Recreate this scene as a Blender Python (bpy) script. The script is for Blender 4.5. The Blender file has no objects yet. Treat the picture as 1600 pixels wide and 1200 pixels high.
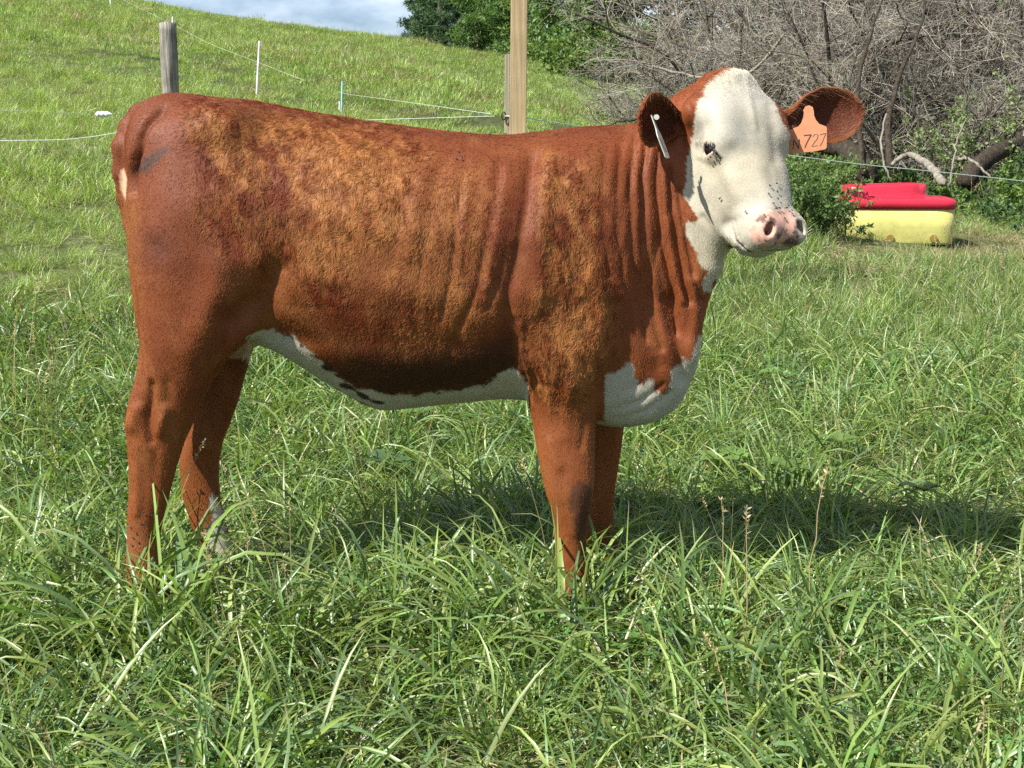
import bpy, math, random
import numpy as np
from mathutils import Vector, Matrix
from mathutils.bvhtree import BVHTree

R_ = math.radians
rng = np.random.default_rng(7)
random.seed(7)
scn = bpy.context.scene
COL = scn.collection

# ------------------------------------------------------------------ camera
CAM_H, PITCH, FPX = 1.27, R_(11.8), 2000.0
cam_d = bpy.data.cameras.new('camera'); cam = bpy.data.objects.new('camera', cam_d)
COL.objects.link(cam)
cam.location = (0, 0, CAM_H); cam.rotation_euler = (math.pi / 2 - PITCH, 0, 0)
cam_d.sensor_width = 36; cam_d.lens = 36 * FPX / 1600; cam_d.clip_start = .05; cam_d.clip_end = 2000
cam_d.dof.use_dof = False
scn.camera = cam

# ------------------------------------------------------------------ light
SUN_TO = Vector((-0.90, -0.60, 1.12)).normalized()
w = bpy.data.worlds.new('World'); scn.world = w; w.use_nodes = True
nt = w.node_tree; nt.nodes.clear()
out = nt.nodes.new('ShaderNodeOutputWorld'); bg = nt.nodes.new('ShaderNodeBackground')
sky = nt.nodes.new('ShaderNodeTexSky'); sky.sky_type = 'NISHITA'; sky.sun_disc = False
sky.sun_elevation = math.asin(SUN_TO.z); sky.sun_rotation = math.atan2(SUN_TO.x, SUN_TO.y)
sky.dust_density = .6; sky.air_density = 1.0
tc = nt.nodes.new('ShaderNodeTexCoord')
mp = nt.nodes.new('ShaderNodeMapping'); mp.inputs['Scale'].default_value = (1.0, 1.0, 2.6)
mp.inputs['Location'].default_value = (.35, 0.1, .15)
cn = nt.nodes.new('ShaderNodeTexNoise'); cn.inputs['Scale'].default_value = 3.2; cn.inputs['Detail'].default_value = 9; cn.inputs['Roughness'].default_value = .55
cr = nt.nodes.new('ShaderNodeValToRGB'); cr.color_ramp.elements[0].position = .46; cr.color_ramp.elements[1].position = .66
mx = nt.nodes.new('ShaderNodeMixRGB'); mx.inputs[2].default_value = (17, 17.8, 19, 1)
mm = nt.nodes.new('ShaderNodeMath'); mm.operation = 'MULTIPLY'; mm.inputs[1].default_value = .8
L = nt.links.new
L(tc.outputs['Generated'], mp.inputs[0]); L(mp.outputs[0], cn.inputs['Vector']); L(cn.outputs[0], cr.inputs[0])
L(cr.outputs[0], mm.inputs[0]); hz = nt.nodes.new('ShaderNodeMixRGB'); hz.blend_type = 'MULTIPLY'; hz.inputs[0].default_value = 1; hz.inputs[2].default_value = (.80, .93, 1.22, 1)
L(sky.outputs[0], hz.inputs[1]); L(mm.outputs[0], mx.inputs[0]); L(hz.outputs[0], mx.inputs[1]); L(mx.outputs[0], bg.inputs[0]); L(bg.outputs[0], out.inputs[0])
bg.inputs['Strength'].default_value = .05
sun_d = bpy.data.lights.new('sun', 'SUN'); sun_d.energy = 5.0; sun_d.angle = R_(.5); sun_d.color = (1, .955, .88)
sun = bpy.data.objects.new('sun', sun_d); COL.objects.link(sun); sun.location = (-5, -3, 8)
sun.rotation_euler = SUN_TO.to_track_quat('Z', 'Y').to_euler()
scn.view_settings.view_transform = 'Standard'; scn.view_settings.look = 'None'
scn.view_settings.exposure = 1.08; scn.view_settings.gamma = 1; scn.view_settings.use_curve_mapping = False
cy = scn.cycles
cy.max_bounces = 6; cy.diffuse_bounces = 2; cy.glossy_bounces = 2; cy.transmission_bounces = 4; cy.transparent_max_bounces = 8
cy.use_denoising = False; cy.use_adaptive_sampling = True; cy.adaptive_threshold = .015
cy.sample_clamp_indirect = 4

# ------------------------------------------------------------------ helpers
SP, CP = math.sin(PITCH), math.cos(PITCH)
def P(u, v, Y):
    """world point seen at pixel (u, v) of the 1600 x 1200 frame at world depth Y"""
    u = np.asarray(u, float); v = np.asarray(v, float); Y = np.asarray(Y, float)
    a = (u - 800) / FPX; b = (600 - v) / FPX
    t = Y / (CP + b * SP)
    return np.stack(np.broadcast_arrays(a * t, Y, CAM_H + t * (b * CP - SP)), -1)
def proj(p):
    p = np.asarray(p, float)
    x, y, z = p[..., 0], p[..., 1], p[..., 2] - CAM_H
    d = y * CP - z * SP; h = y * SP + z * CP
    d = np.maximum(d, .01)
    return 800 + FPX * x / d, 600 - FPX * h / d

TAB = np.random.default_rng(11).random((64, 64, 64)).astype(np.float32)
def vnoise(p, scale, seed=0):
    q = np.asarray(p, float) * scale + seed * 7.31 + 100
    i = np.floor(q).astype(np.int64); f = q - i; f = f * f * (3 - 2 * f)
    r = 0
    for a in (0, 1):
        wa = f[..., 0] if a else 1 - f[..., 0]
        for b in (0, 1):
            wb = f[..., 1] if b else 1 - f[..., 1]
            for c in (0, 1):
                wc = f[..., 2] if c else 1 - f[..., 2]
                r = r + wa * wb * wc * TAB[(i[..., 0] + a) % 64, (i[..., 1] + b) % 64, (i[..., 2] + c) % 64]
    return r * 2 - 1
def fbm(p, scale, seed=0, o=3):
    return sum(vnoise(p, scale * 2 ** k, seed + k) / 2 ** k for k in range(o)) / (2 - 2 ** (1 - o))
def sstep(a, b, x):
    t = np.clip((x - a) / (b - a), 0, 1); return t * t * (3 - 2 * t)
def nrm(a):
    a = np.asarray(a, float); return a / np.maximum(np.linalg.norm(a, axis=-1, keepdims=True), 1e-9)

def mesh(name, V, F, mats=(), smooth=True, attrs=None, F3=None):
    """numpy arrays to a mesh; F is (n,4) quads, F3 is (m,3) triangles"""
    me = bpy.data.meshes.new(name)
    V = np.asarray(V, np.float32).reshape(-1, 3)
    lst = []; starts = []; n0 = 0
    if F is not None and len(F):
        F = np.asarray(F, np.int32); k = F.shape[1]; lst.append(F.ravel()); starts.append(np.arange(len(F)) * k); n0 = F.size
    if F3 is not None and len(F3):
        F3 = np.asarray(F3, np.int32); lst.append(F3.ravel()); starts.append(n0 + np.arange(len(F3)) * 3)
    loops = np.concatenate(lst).astype(np.int32); st = np.concatenate(starts).astype(np.int32)
    me.vertices.add(len(V)); me.vertices.foreach_set('co', V.ravel())
    me.loops.add(len(loops)); me.loops.foreach_set('vertex_index', loops)
    me.polygons.add(len(st)); me.polygons.foreach_set('loop_start', st)
    me.update(calc_edges=True)
    me.polygons.foreach_set('use_smooth', np.full(len(st), smooth))
    for m in (mats if isinstance(mats, (list, tuple)) else [mats]): me.materials.append(m)
    for k, a in (attrs or {}).items():
        a = np.asarray(a, np.float32)
        if a.ndim == 1:
            at = me.attributes.new(k, 'FLOAT', 'POINT'); at.data.foreach_set('value', a)
        else:
            at = me.attributes.new(k, 'FLOAT_COLOR', 'POINT')
            at.data.foreach_set('color', np.concatenate([a[:, :3], np.ones((len(a), 1), np.float32)], 1).ravel())
    return me
def obj(name, me, parent=None, loc=None, kind=None, label=None, cat=None, group=None):
    o = bpy.data.objects.new(name, me); COL.objects.link(o)
    if parent is not None: o.parent = parent
    if loc is not None: o.location = loc
    return tag(o, label, cat, group, kind)
def tag(o, label=None, cat=None, group=None, kind=None):
    if label: o['label'] = label
    if cat: o['category'] = cat
    if group: o['group'] = group
    if kind: o['kind'] = kind
    return o
def copy_tree(o, parent=None, loc=None, rz=None, sc=None, label=None):
    c = o.copy(); COL.objects.link(c); c.parent = parent
    if loc is not None: c.location = loc
    if rz is not None: c.rotation_euler = (c.rotation_euler[0], c.rotation_euler[1], rz)
    if sc is not None: c.scale = sc if isinstance(sc, (tuple, list)) else (sc,) * 3
    if label: c['label'] = label
    for ch in list(o.children): copy_tree(ch, c)
    return c
def join(parts):
    """[(V,F,col)] -> one V,F,col with equal face arity"""
    V = []; F = []; C = []; n = 0
    for v, f, c in parts:
        V.append(v); F.append(f + n); C.append(np.broadcast_to(c, (len(v), 3))); n += len(v)
    return np.concatenate(V), np.concatenate(F), np.concatenate(C)

def tubes(paths, radii, sides=4, cap=True):
    """(N,K,3) polylines with (N,K) radii -> verts, quads"""
    paths = np.asarray(paths, float); N, K, _ = paths.shape
    T = np.gradient(paths, axis=1); T = nrm(T)
    ref = np.where(np.abs(T[:, :1, 2:3]) > .9, np.array([1., 0, 0]), np.array([0, 0, 1.]))
    A = nrm(np.cross(T, np.broadcast_to(ref, T.shape))); B = np.cross(T, A)
    th = np.arange(sides) / sides * 2 * math.pi
    c = np.cos(th)[None, None, :, None]; s = np.sin(th)[None, None, :, None]
    V = paths[:, :, None] + (A[:, :, None] * c + B[:, :, None] * s) * np.asarray(radii)[:, :, None, None]
    idx = np.arange(N * K * sides).reshape(N, K, sides)
    a = idx[:, :-1]; b = idx[:, 1:]
    F = np.stack([a, np.roll(a, -1, 2), np.roll(b, -1, 2), b], -1).reshape(-1, 4)
    return V.reshape(-1, 3), F

# ------------------------------------------------------------------ materials
def mat(name, color=(.5, .5, .5), rough=.6, attr=None, noise=None, bump=None, spec=.3, transl=0, sheen=0, tint=None, aniso=0, geo=None):
    """procedural material: base colour or vertex attribute, varied by noise [(scale, amount)], bump [(scale, strength, dist)]"""
    m = bpy.data.materials.new(name); m.use_nodes = True; n = m.node_tree; lk = n.links.new
    b = n.nodes['Principled BSDF']; o = n.nodes['Material Output']
    b.inputs['Roughness'].default_value = rough; b.inputs['Specular IOR Level'].default_value = spec
    if attr:
        a = n.nodes.new('ShaderNodeAttribute'); a.attribute_name = attr; csock = a.outputs['Color']
    else:
        a = n.nodes.new('ShaderNodeRGB'); a.outputs[0].default_value = (*color, 1); csock = a.outputs[0]
    t = n.nodes.new('ShaderNodeTexCoord')
    for sc, am in noise or ():
        no = n.nodes.new('ShaderNodeTexNoise'); no.inputs['Detail'].default_value = 6
        if isinstance(sc, (tuple, list)):
            mp_ = n.nodes.new('ShaderNodeMapping'); mp_.inputs['Scale'].default_value = sc; lk(t.outputs['Object'], mp_.inputs[0]); lk(mp_.outputs[0], no.inputs['Vector']); no.inputs['Scale'].default_value = 1
        else:
            no.inputs['Scale'].default_value = sc; lk(t.outputs['Object'], no.inputs['Vector'])
        mr = n.nodes.new('ShaderNodeMapRange'); mr.inputs[1].default_value = .3; mr.inputs[2].default_value = .7
        mr.inputs[3].default_value = 1 - am; mr.inputs[4].default_value = 1 + am; lk(no.outputs[0], mr.inputs[0])
        mu = n.nodes.new('ShaderNodeVectorMath'); mu.operation = 'SCALE'; lk(csock, mu.inputs[0]); lk(mr.outputs[0], mu.inputs['Scale']); csock = mu.outputs[0]
    if geo:
        oi = n.nodes.new('ShaderNodeObjectInfo'); mr = n.nodes.new('ShaderNodeMapRange'); mr.inputs[3].default_value = 1 - geo; mr.inputs[4].default_value = 1 + geo
        lk(oi.outputs['Random'], mr.inputs[0]); mu = n.nodes.new('ShaderNodeVectorMath'); mu.operation = 'SCALE'; lk(csock, mu.inputs[0]); lk(mr.outputs[0], mu.inputs['Scale']); csock = mu.outputs[0]
    lk(csock, b.inputs['Base Color'])
    hs = None
    for sc, st, di in bump or ():
        no = n.nodes.new('ShaderNodeTexNoise'); no.inputs['Detail'].default_value = 5
        if isinstance(sc, (tuple, list)):
            mp_ = n.nodes.new('ShaderNodeMapping'); mp_.inputs['Scale'].default_value = sc; lk(t.outputs['Object'], mp_.inputs[0]); lk(mp_.outputs[0], no.inputs['Vector']); no.inputs['Scale'].default_value = 1
        else:
            no.inputs['Scale'].default_value = sc; lk(t.outputs['Object'], no.inputs['Vector'])
        bu = n.nodes.new('ShaderNodeBump'); bu.inputs['Strength'].default_value = st; bu.inputs['Distance'].default_value = di
        lk(no.outputs[0], bu.inputs['Height'])
        if hs: lk(hs, bu.inputs['Normal'])
        hs = bu.outputs[0]
    if hs: lk(hs, b.inputs['Normal'])
    if sheen:
        b.inputs['Sheen Weight'].default_value = sheen; b.inputs['Sheen Roughness'].default_value = .4
    if transl:
        tr = n.nodes.new('ShaderNodeBsdfTranslucent'); ms = n.nodes.new('ShaderNodeMixShader'); ms.inputs[0].default_value = transl
        tm = n.nodes.new('ShaderNodeMixRGB'); tm.blend_type = 'MULTIPLY'; tm.inputs[0].default_value = 1; tm.inputs[2].default_value = (1.9, 2.0, .8, 1) if tint is None else (*tint, 1)
        lk(csock, tm.inputs[1]); lk(tm.outputs[0], tr.inputs[0]); lk(b.outputs[0], ms.inputs[1]); lk(tr.outputs[0], ms.inputs[2]); lk(ms.outputs[0], o.inputs[0])
    return m
# ------------------------------------------------------------------ terrain
RIDGE_Y = 38.0
_r = [(-700, -80), (-300, -50), (0, -28), (190, 4), (270, 17), (350, 30), (420, 41), (480, 50), (560, 58), (630, 68), (700, 84), (800, 100), (900, 114), (1000, 128), (1150, 142), (1500, 160)]
_rp = np.array([P(u, v, RIDGE_Y) for u, v in _r]); RX, RZ = _rp[:, 0], _rp[:, 2]
def H(x, y):
    x = np.asarray(x, float); y = np.asarray(y, float)
    top = np.interp(x / np.maximum(y, 8) * RIDGE_Y, RX, RZ)
    s = np.clip((y - 4.5) / (RIDGE_Y - 4.5), 0, 1.06)
    flat = sstep(1.0, 5.0, x) * (1 - sstep(13, 26, y))
    s2 = s * (1 - .45 * flat)
    z = top * (s2 + .03 * np.sin(s2 * 14 + x * .25) * s2 * (1 - np.clip(s2, 0, 1)))
    z = z - .010 * np.maximum(y - RIDGE_Y, 0) ** 1.5
    p = np.stack([x, y, 0 * x], -1)
    b = .03 * vnoise(p, 1.3, 3) + .09 * vnoise(p, .35, 5) * np.clip(y / 10 - .3, 0, 1.5)
    return z + b * np.clip((y - 3.6) / 3, .25, 1)
def ground_sheet():
    yy = np.concatenate([np.linspace(-6, 12, 150), np.linspace(12.3, 46, 90), np.linspace(48, 900, 40)])
    t = np.linspace(-1, 1, 240)
    X = t[None, :] * (6 + np.abs(yy[:, None]) * .9)
    Y = np.broadcast_to(yy[:, None], X.shape)
    Z = H(X, np.minimum(Y, 60))
    V = np.stack([X, Y, Z], -1).reshape(-1, 3)
    n, m = X.shape; i = np.arange(n * m).reshape(n, m)
    F = np.stack([i[:-1, :-1], i[:-1, 1:], i[1:, 1:], i[1:, :-1]], -1).reshape(-1, 4)
    return V, F
GV, GF = ground_sheet()
m_soil = mat('soil_thatch', (.072, .085, .032), .95, noise=[(.8, .3), (14, .45), (60, .4)], bump=[(50, .6, .03)], spec=.1)
obj('ground', mesh('ground', GV, GF, m_soil), kind='structure')

# ------------------------------------------------------------------ grass blades
m_blade = mat('grass_blade', attr='tint', rough=.36, spec=.42, transl=.27, noise=[((9, 9, 2), .18)], geo=.22)
LEAF_SETS = {
    'lush': [(.145, .225, .055), (.092, .165, .042), (.190, .265, .078), (.122, .195, .082), (.190, .240, .066)],
    'hill': [(.205, .325, .070), (.180, .295, .065), (.245, .335, .090), (.230, .300, .085), (.27, .31, .12)],
    'dry': [(.28, .23, .13), (.22, .19, .10), (.17, .20, .07), (.34, .29, .17), (.14, .20, .06)],
    'straw': [(.34, .28, .16), (.26, .20, .11), (.40, .34, .21)],
}
def blades(r, n, rad, hl, wd, flop=1.0, pal='lush', K=6, straw=.08, up=.25):
    """n arching grass blades rooted within rad; hl=(min,max) length, wd=(min,max) width"""
    a = r.random(n) * 2 * math.pi; q = np.sqrt(r.random(n)) * rad
    root = np.stack([q * np.cos(a), q * np.sin(a), np.full(n, -.015)], -1)
    ln = hl[0] + (hl[1] - hl[0]) * r.random(n) ** 1.4
    az = a + r.normal(0, 1.1, n)
    inc = np.clip(np.abs(r.normal(up, .28, n)), .02, 1.3)            # start angle from vertical
    bend = r.uniform(.3, 1.9, n) * flop
    tw = r.normal(0, 1.3, n); az_d = r.normal(0, .5, n)
    t = np.linspace(0, 1, K)
    th = inc[:, None] + bend[:, None] * t[None] ** 1.6
    th = np.minimum(th, 2.35)
    azt = az[:, None] + az_d[:, None] * t[None]
    d = np.stack([np.sin(th) * np.cos(azt), np.sin(th) * np.sin(azt), np.cos(th)], -1)
    step = ln[:, None, None] / (K - 1)
    c = np.concatenate([np.zeros((n, 1, 3)), np.cumsum((d[:, 1:] + d[:, :-1]) * .5 * step, 1)], 1) + root[:, None]
    c[..., 2] = np.maximum(c[..., 2], -.01 + .02 * r.random((n, 1)))
    side = np.stack([-np.sin(azt), np.cos(azt), np.zeros_like(azt)], -1)
    nn = np.cross(d, side); ang = tw[:, None] * t[None]
    side = side * np.cos(ang)[..., None] + nn * np.sin(ang)[..., None]
    wdt = r.uniform(wd[0], wd[1], n)[:, None] * np.array(np.interp(t, [0, .12, .45, .8, 1], [.55, .85, 1, .6, .04]))[None]
    Lf = c - side * wdt[..., None] * .5; Rt = c + side * wdt[..., None] * .5
    nrmv = np.cross(d, side); mid = c - nrmv * wdt[..., None] * .16
    V = np.stack([Lf, mid, Rt], 2).reshape(-1, 3)
    i = np.arange(n * K * 3).reshape(n, K, 3)
    F = np.concatenate([np.stack([i[:, :-1, k], i[:, :-1, k + 1], i[:, 1:, k + 1], i[:, 1:, k]], -1).reshape(-1, 4) for k in (0, 1)])
    pl = np.array(LEAF_SETS[pal]); st = np.array(LEAF_SETS['straw'])
    ci = pl[r.integers(0, len(pl), n)] * r.uniform(.75, 1.25, (n, 1))
    s = r.random(n) < straw
    ci[s] = st[r.integers(0, len(st), s.sum())]
    cv = np.repeat(ci[:, None], K, 1)
    tip = (r.random(n) < .25)[:, None, None] * np.clip((t - .8) / .2, 0, 1)[None, :, None]
    cv = cv * (1 - tip) + np.array([.26, .2, .09]) * tip
    cv = np.repeat(cv[:, :, None], 3, 2)
    return V, F, cv.reshape(-1, 3)
def stalks(r, n, rad, hl, wd=.0016, head=True):
    a = r.random(n) * 6.283; q = r.random(n) * rad
    t = np.linspace(0, 1, 5); ln = r.uniform(*hl, n)
    lean = r.normal(0, .16, (n, 2))
    c = np.stack([(q * np.cos(a))[:, None] + lean[:, :1] * ln[:, None] * t ** 1.5, (q * np.sin(a))[:, None] + lean[:, 1:] * ln[:, None] * t ** 1.5, ln[:, None] * t * .97], -1)
    V, F = tubes(c, np.full((n, 5), wd) * np.interp(t, [0, 1], [1, .5])[None], 3)
    col = np.array([.30, .25, .13])
    out_ = [(V, F, col)]
    if head:
        m = 16 * n; k = r.integers(0, n, m); tt = r.uniform(.78, 1, m)
        p = np.stack([np.array([np.interp(tt[j], t, c[k[j], :, d]) for j in range(m)]) for d in range(3)], -1)
        dd = nrm(r.normal(0, 1, (m, 3)) + [0, 0, 1.4]); e = p + dd * .012
        s = nrm(np.cross(dd, r.normal(0, 1, (m, 3)))) * .0022
        Vv = np.stack([p, (p + e) / 2 - s, e, (p + e) / 2 + s], 1).reshape(-1, 3)
        out_.append((Vv, np.arange(4 * m).reshape(-1, 4), np.array([.36, .30, .17])))
    return join(out_)
def leafy(r, n, rad, size, col, h=(.03, .12)):
    """flat-ish round leaflets on short stems (clover and plantain in the sward)"""
    a = r.random(n) * 6.283; q = np.sqrt(r.random(n)) * rad
    c = np.stack([q * np.cos(a), q * np.sin(a), r.uniform(*h, n)], -1)
    parts = []
    nz = nrm(np.stack([r.normal(0, .4, n), r.normal(0, .4, n), np.ones(n)], -1))
    for k in range(3):
        an = r.random(n) * .5 + k * 2.094
        ax = nrm(np.cross(np.stack([np.cos(an), np.sin(an), 0 * an], -1), nz)); bx = np.cross(nz, ax)
        s = r.uniform(*size, n)[:, None]
        V = np.stack([c, c + ax * s * .55 - bx * s * .42, c + ax * s * 1.05 - bx * s * .2 - nz * s * .1, c + ax * s * 1.05 + bx * s * .2 - nz * s * .1, c + ax * s * .55 + bx * s * .42], 1)
        V = np.concatenate([V], 1)
        i = np.arange(n * 5).reshape(n, 5)
        F = np.concatenate([i[:, [0, 1, 2, 3]], i[:, [0, 3, 4, 0]][:, :4]])
        F = i[:, [0, 1, 2, 3]]
        V2 = V.reshape(-1, 3)
        parts.append((V2, F, np.array(col) * 1.0))
        parts.append((V2.copy(), np.stack([i[:, 0], i[:, 3], i[:, 4], i[:, 4]], -1)[:, :4], np.array(col)))
    # drop degenerate quads by nudging: last quads use (0,3,4) plus a mid vertex
    good = []
    for v, f, cc in parts:
        if (f[0, 2] == f[0, 3]):
            mid = (v[f[:, 0]] + v[f[:, 2]]) / 2 + .0005; n0 = len(v)
            v = np.concatenate([v, mid]); f = np.stack([f[:, 0], f[:, 1], f[:, 2], n0 + np.arange(len(mid))], -1)
        good.append((v, f, cc))
    return join(good)

def hidden_collection(name, meshes):
    c = bpy.data.collections.new(name)
    for i, me in enumerate(meshes):
        o = bpy.data.objects.new('%s_%02d' % (name, i), me); c.objects.link(o)
    return c
def scatter(name, coll, pts, rot, scl, idx, kind='stuff', label=None, cat=None):
    me = bpy.data.meshes.new(name); me.vertices.add(len(pts)); me.vertices.foreach_set('co', np.asarray(pts, np.float32).ravel())
    a = me.attributes.new('rot', 'FLOAT_VECTOR', 'POINT'); a.data.foreach_set('vector', np.asarray(rot, np.float32).ravel())
    a = me.attributes.new('scl', 'FLOAT_VECTOR', 'POINT'); a.data.foreach_set('vector', np.asarray(scl, np.float32).ravel())
    a = me.attributes.new('idx', 'INT', 'POINT'); a.data.foreach_set('value', np.asarray(idx, np.int32))
    o = obj(name, me, kind=kind, label=label, cat=cat)
    g = bpy.data.node_groups.new(name + '_scatter', 'GeometryNodeTree')
    g.interface.new_socket('Geometry', in_out='INPUT', socket_type='NodeSocketGeometry')
    g.interface.new_socket('Geometry', in_out='OUTPUT', socket_type='NodeSocketGeometry')
    gi = g.nodes.new('NodeGroupInput'); go = g.nodes.new('NodeGroupOutput')
    ci = g.nodes.new('GeometryNodeCollectionInfo'); ci.inputs['Collection'].default_value = coll; ci.inputs['Separate Children'].default_value = True; ci.inputs['Reset Children'].default_value = True
    ip = g.nodes.new('GeometryNodeInstanceOnPoints'); ip.inputs['Pick Instance'].default_value = True
    def na(nm, ty):
        n_ = g.nodes.new('GeometryNodeInputNamedAttribute'); n_.data_type = ty; n_.inputs['Name'].default_value = nm
        return [s for s in n_.outputs if s.enabled and s.name == 'Attribute'][0]
    er = g.nodes.new('FunctionNodeEulerToRotation')
    g.links.new(na('rot', 'FLOAT_VECTOR'), er.inputs[0]); g.links.new(er.outputs[0], ip.inputs['Rotation'])
    g.links.new(na('scl', 'FLOAT_VECTOR'), ip.inputs['Scale']); g.links.new(na('idx', 'INT'), ip.inputs['Instance Index'])
    g.links.new(gi.outputs[0], ip.inputs['Points']); g.links.new(ci.outputs[0], ip.inputs['Instance']); g.links.new(ip.outputs[0], go.inputs[0])
    md = o.modifiers.new('scatter', 'NODES'); md.node_group = g
    return o

def tm(i, V, F, C): return mesh('tuft_%02d' % i, V, F, m_blade, attrs={'tint': C})
gr = np.random.default_rng(21)
near, mid_, far = [], [], []
for i in range(9):       # 0-8 lush near tufts
    parts = [blades(gr, 24, .08, (.12, .33), (.0045, .0105), gr.uniform(.85, 1.6), 'lush', 7, .03, gr.uniform(.25, .85))]
    parts.append(blades(gr, 16, .09, (.05, .16), (.003, .006), 1.2, 'lush', 5, .18, .8))
    near.append(tm(i, *join(parts)))
for i in range(9, 12):   # straw litter and dead blades
    parts = [blades(gr, 14, .08, (.12, .30), (.0025, .0055), 1.6, 'lush', 6, .25, .9), blades(gr, 16, .1, (.08, .24), (.0012, .0035), 1.5, 'straw', 5, 1, 1.1)]
    near.append(tm(i, *join(parts)))
for i in range(12, 14):  # stalks
    near.append(tm(i, *join([stalks(gr, 3, .05, (.25, .5)), blades(gr, 12, .05, (.1, .3), (.003, .007), 1, 'lush', 6, .1)])))
near.append(tm(14, *join([leafy(gr, 26, .09, (.010, .018), (.10, .20, .05)), blades(gr, 8, .08, (.08, .2), (.003, .005), 1, 'lush', 6, .1)])))
for i in range(8):
    mid_.append(tm(20 + i, *join([blades(gr, 80, .17, (.09, .24), (.003, .0065), gr.uniform(.7, 1.1), 'lush' if i < 5 else 'hill', 5, .07, gr.uniform(.2, .5))])))
mid_.append(tm(28, *join([blades(gr, 90, .18, (.06, .2), (.002, .005), 1.2, 'dry', 5, .4, .7)])))
mid_.append(tm(29, *join([blades(gr, 70, .18, (.05, .16), (.003, .006), 1.2, 'hill', 5, .3, .6), stalks(gr, 6, .12, (.2, .42))])))
for i in range(6):
    far.append(tm(40 + i, *blades(gr, 130, .38, (.08, .24), (.007, .013), gr.uniform(.6, 1.0), 'hill', 4, .05, gr.uniform(.2, .4))))
far.append(tm(46, *blades(gr, 130, .38, (.10, .30), (.006, .012), .9, 'dry', 4, .25, .35)))
far.append(tm(47, *blades(gr, 130, .38, (.10, .26), (.007, .013), 1, 'lush', 4, .03, .3)))
C_near, C_mid, C_far = hidden_collection('tuft_near', near), hidden_collection('tuft_mid', mid_), hidden_collection('tuft_far', far)

def field_pts(y0, y1, dens, margin):
    n = int(dens * (y1 - y0) * 2 * (.42 * y1 + margin))
    y = gr.uniform(y0, y1, n); x = gr.uniform(-1, 1, n) * (.42 * y1 + margin)
    k = np.abs(x) < .42 * y + margin
    x, y = x[k], y[k]; return x, y, len(x)
def euler(n, tilt): return np.stack([gr.normal(0, tilt, n), gr.normal(0, tilt, n), gr.uniform(0, 6.283, n)], -1)
# near sward
x, y, n = field_pts(1.3, 6.6, 150, 1.4)
p2 = np.stack([x, y, 0 * x], -1)
nz = fbm(p2, 1.6, 9, 3); nz2 = fbm(p2, 3.1, 19, 2)
idx = gr.integers(0, 9, n); r_ = gr.random(n)
idx = np.where(r_ < .06 + .45 * np.clip(nz2 - .05, 0, 1), gr.integers(9, 12, n), idx)
idx = np.where((r_ > .985) , gr.integers(12, 14, n), idx)
idx = np.where((r_ > .88) & (r_ < .96) & (nz > -.1), 14, idx)
s = (.78 + .42 * (nz + .3)) * gr.uniform(.75, 1.25, n); s = np.clip(s, .45, 1.4)
feet = [P(222, 930, 3.15), P(345, 915, 3.5), P(893, 945, 3.15), P(942, 905, 3.47)]
for f in (feet[0], feet[2]):
    dd = np.hypot(x - f[0], y - f[1] + .08); s = np.where((np.abs(x - f[0]) < .16) & (y < f[1] - .05) & (y > f[1] - .32), np.maximum(s, .85) * 1.22, s)
fh_ = feet[1]; s = np.where((np.abs(x - fh_[0] - .01) < .17) & (y < fh_[1] + .04) & (y > fh_[1] - .5) & (x > feet[0][0] + .12), s * .48, s)
keep = np.ones(n, bool)
for f in feet: keep &= np.hypot(x - f[0], y - f[1]) > .055
scatter('grass', C_near, np.stack([x, y, H(x, y)], -1)[keep], euler(n, .16)[keep], np.stack([s, s, s * gr.uniform(.8, 1.1, n)], -1)[keep], idx[keep])
# middle sward
x, y, n = field_pts(6.3, 16.5, 46, 3)
p2 = np.stack([x, y, 0 * x], -1); nz = fbm(p2, .6, 4, 3)
u, v = proj(np.stack([x, y, H(x, y)], -1))
idx = np.where(gr.random(n) < sstep(3, -3, x * 1.0) * .8 + sstep(9, 14, y) * .4, gr.integers(5, 8, n), gr.integers(0, 5, n))
dry = np.exp(-((v - 395) / 32) ** 2) * sstep(1230, 1330, u) * 1.1 + .06 + .15 * np.clip(nz, 0, 1)
rr = gr.random(n); idx = np.where(rr < dry * .85, 8, idx); idx = np.where(rr > .965, 9, idx)
s = np.clip(.8 + .5 * nz, .45, 1.3) * gr.uniform(.75, 1.25, n); s = np.where(idx == 8, s * .75, s); s = np.where((np.abs(u - 1405) < 120) & (np.abs(v - 383) < 16), s * .55, s)
scatter('grass', C_mid, np.stack([x, y, H(x, y)], -1), euler(n, .12), np.stack([s, s, s], -1), idx)
# hill sward
x, y, n = field_pts(16, 44, 13, 7)
p2 = np.stack([x, y, 0 * x], -1); nz = fbm(p2, .33, 6, 4)
idx = gr.integers(0, 6, n); rr = gr.random(n)
idx = np.where(rr < .04 + .2 * np.clip(nz - .12, 0, 1) * 2, 6, idx); idx = np.where(rr > .82 + .3 * nz, 7, idx)
s = np.clip(.72 + .5 * nz, .45, 1.4) * gr.uniform(.75, 1.25, n)
hs = 1 + .9 * (gr.random(n) < .04)
scatter('grass', C_far, np.stack([x, y, H(x, y) - .01], -1), euler(n, .1), np.stack([s, s, s * hs], -1), idx)
NHAIR = 720000
# ------------------------------------------------------------------ the cow
COW_Y = 3.30
def yc_of_u(u): return np.interp(u, [185, 900, 1000, 1060, 1120], [3.30, 3.30, 3.285, 3.25, 3.20])
def Pc(u, v): return P(u, v, yc_of_u(u))

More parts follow.
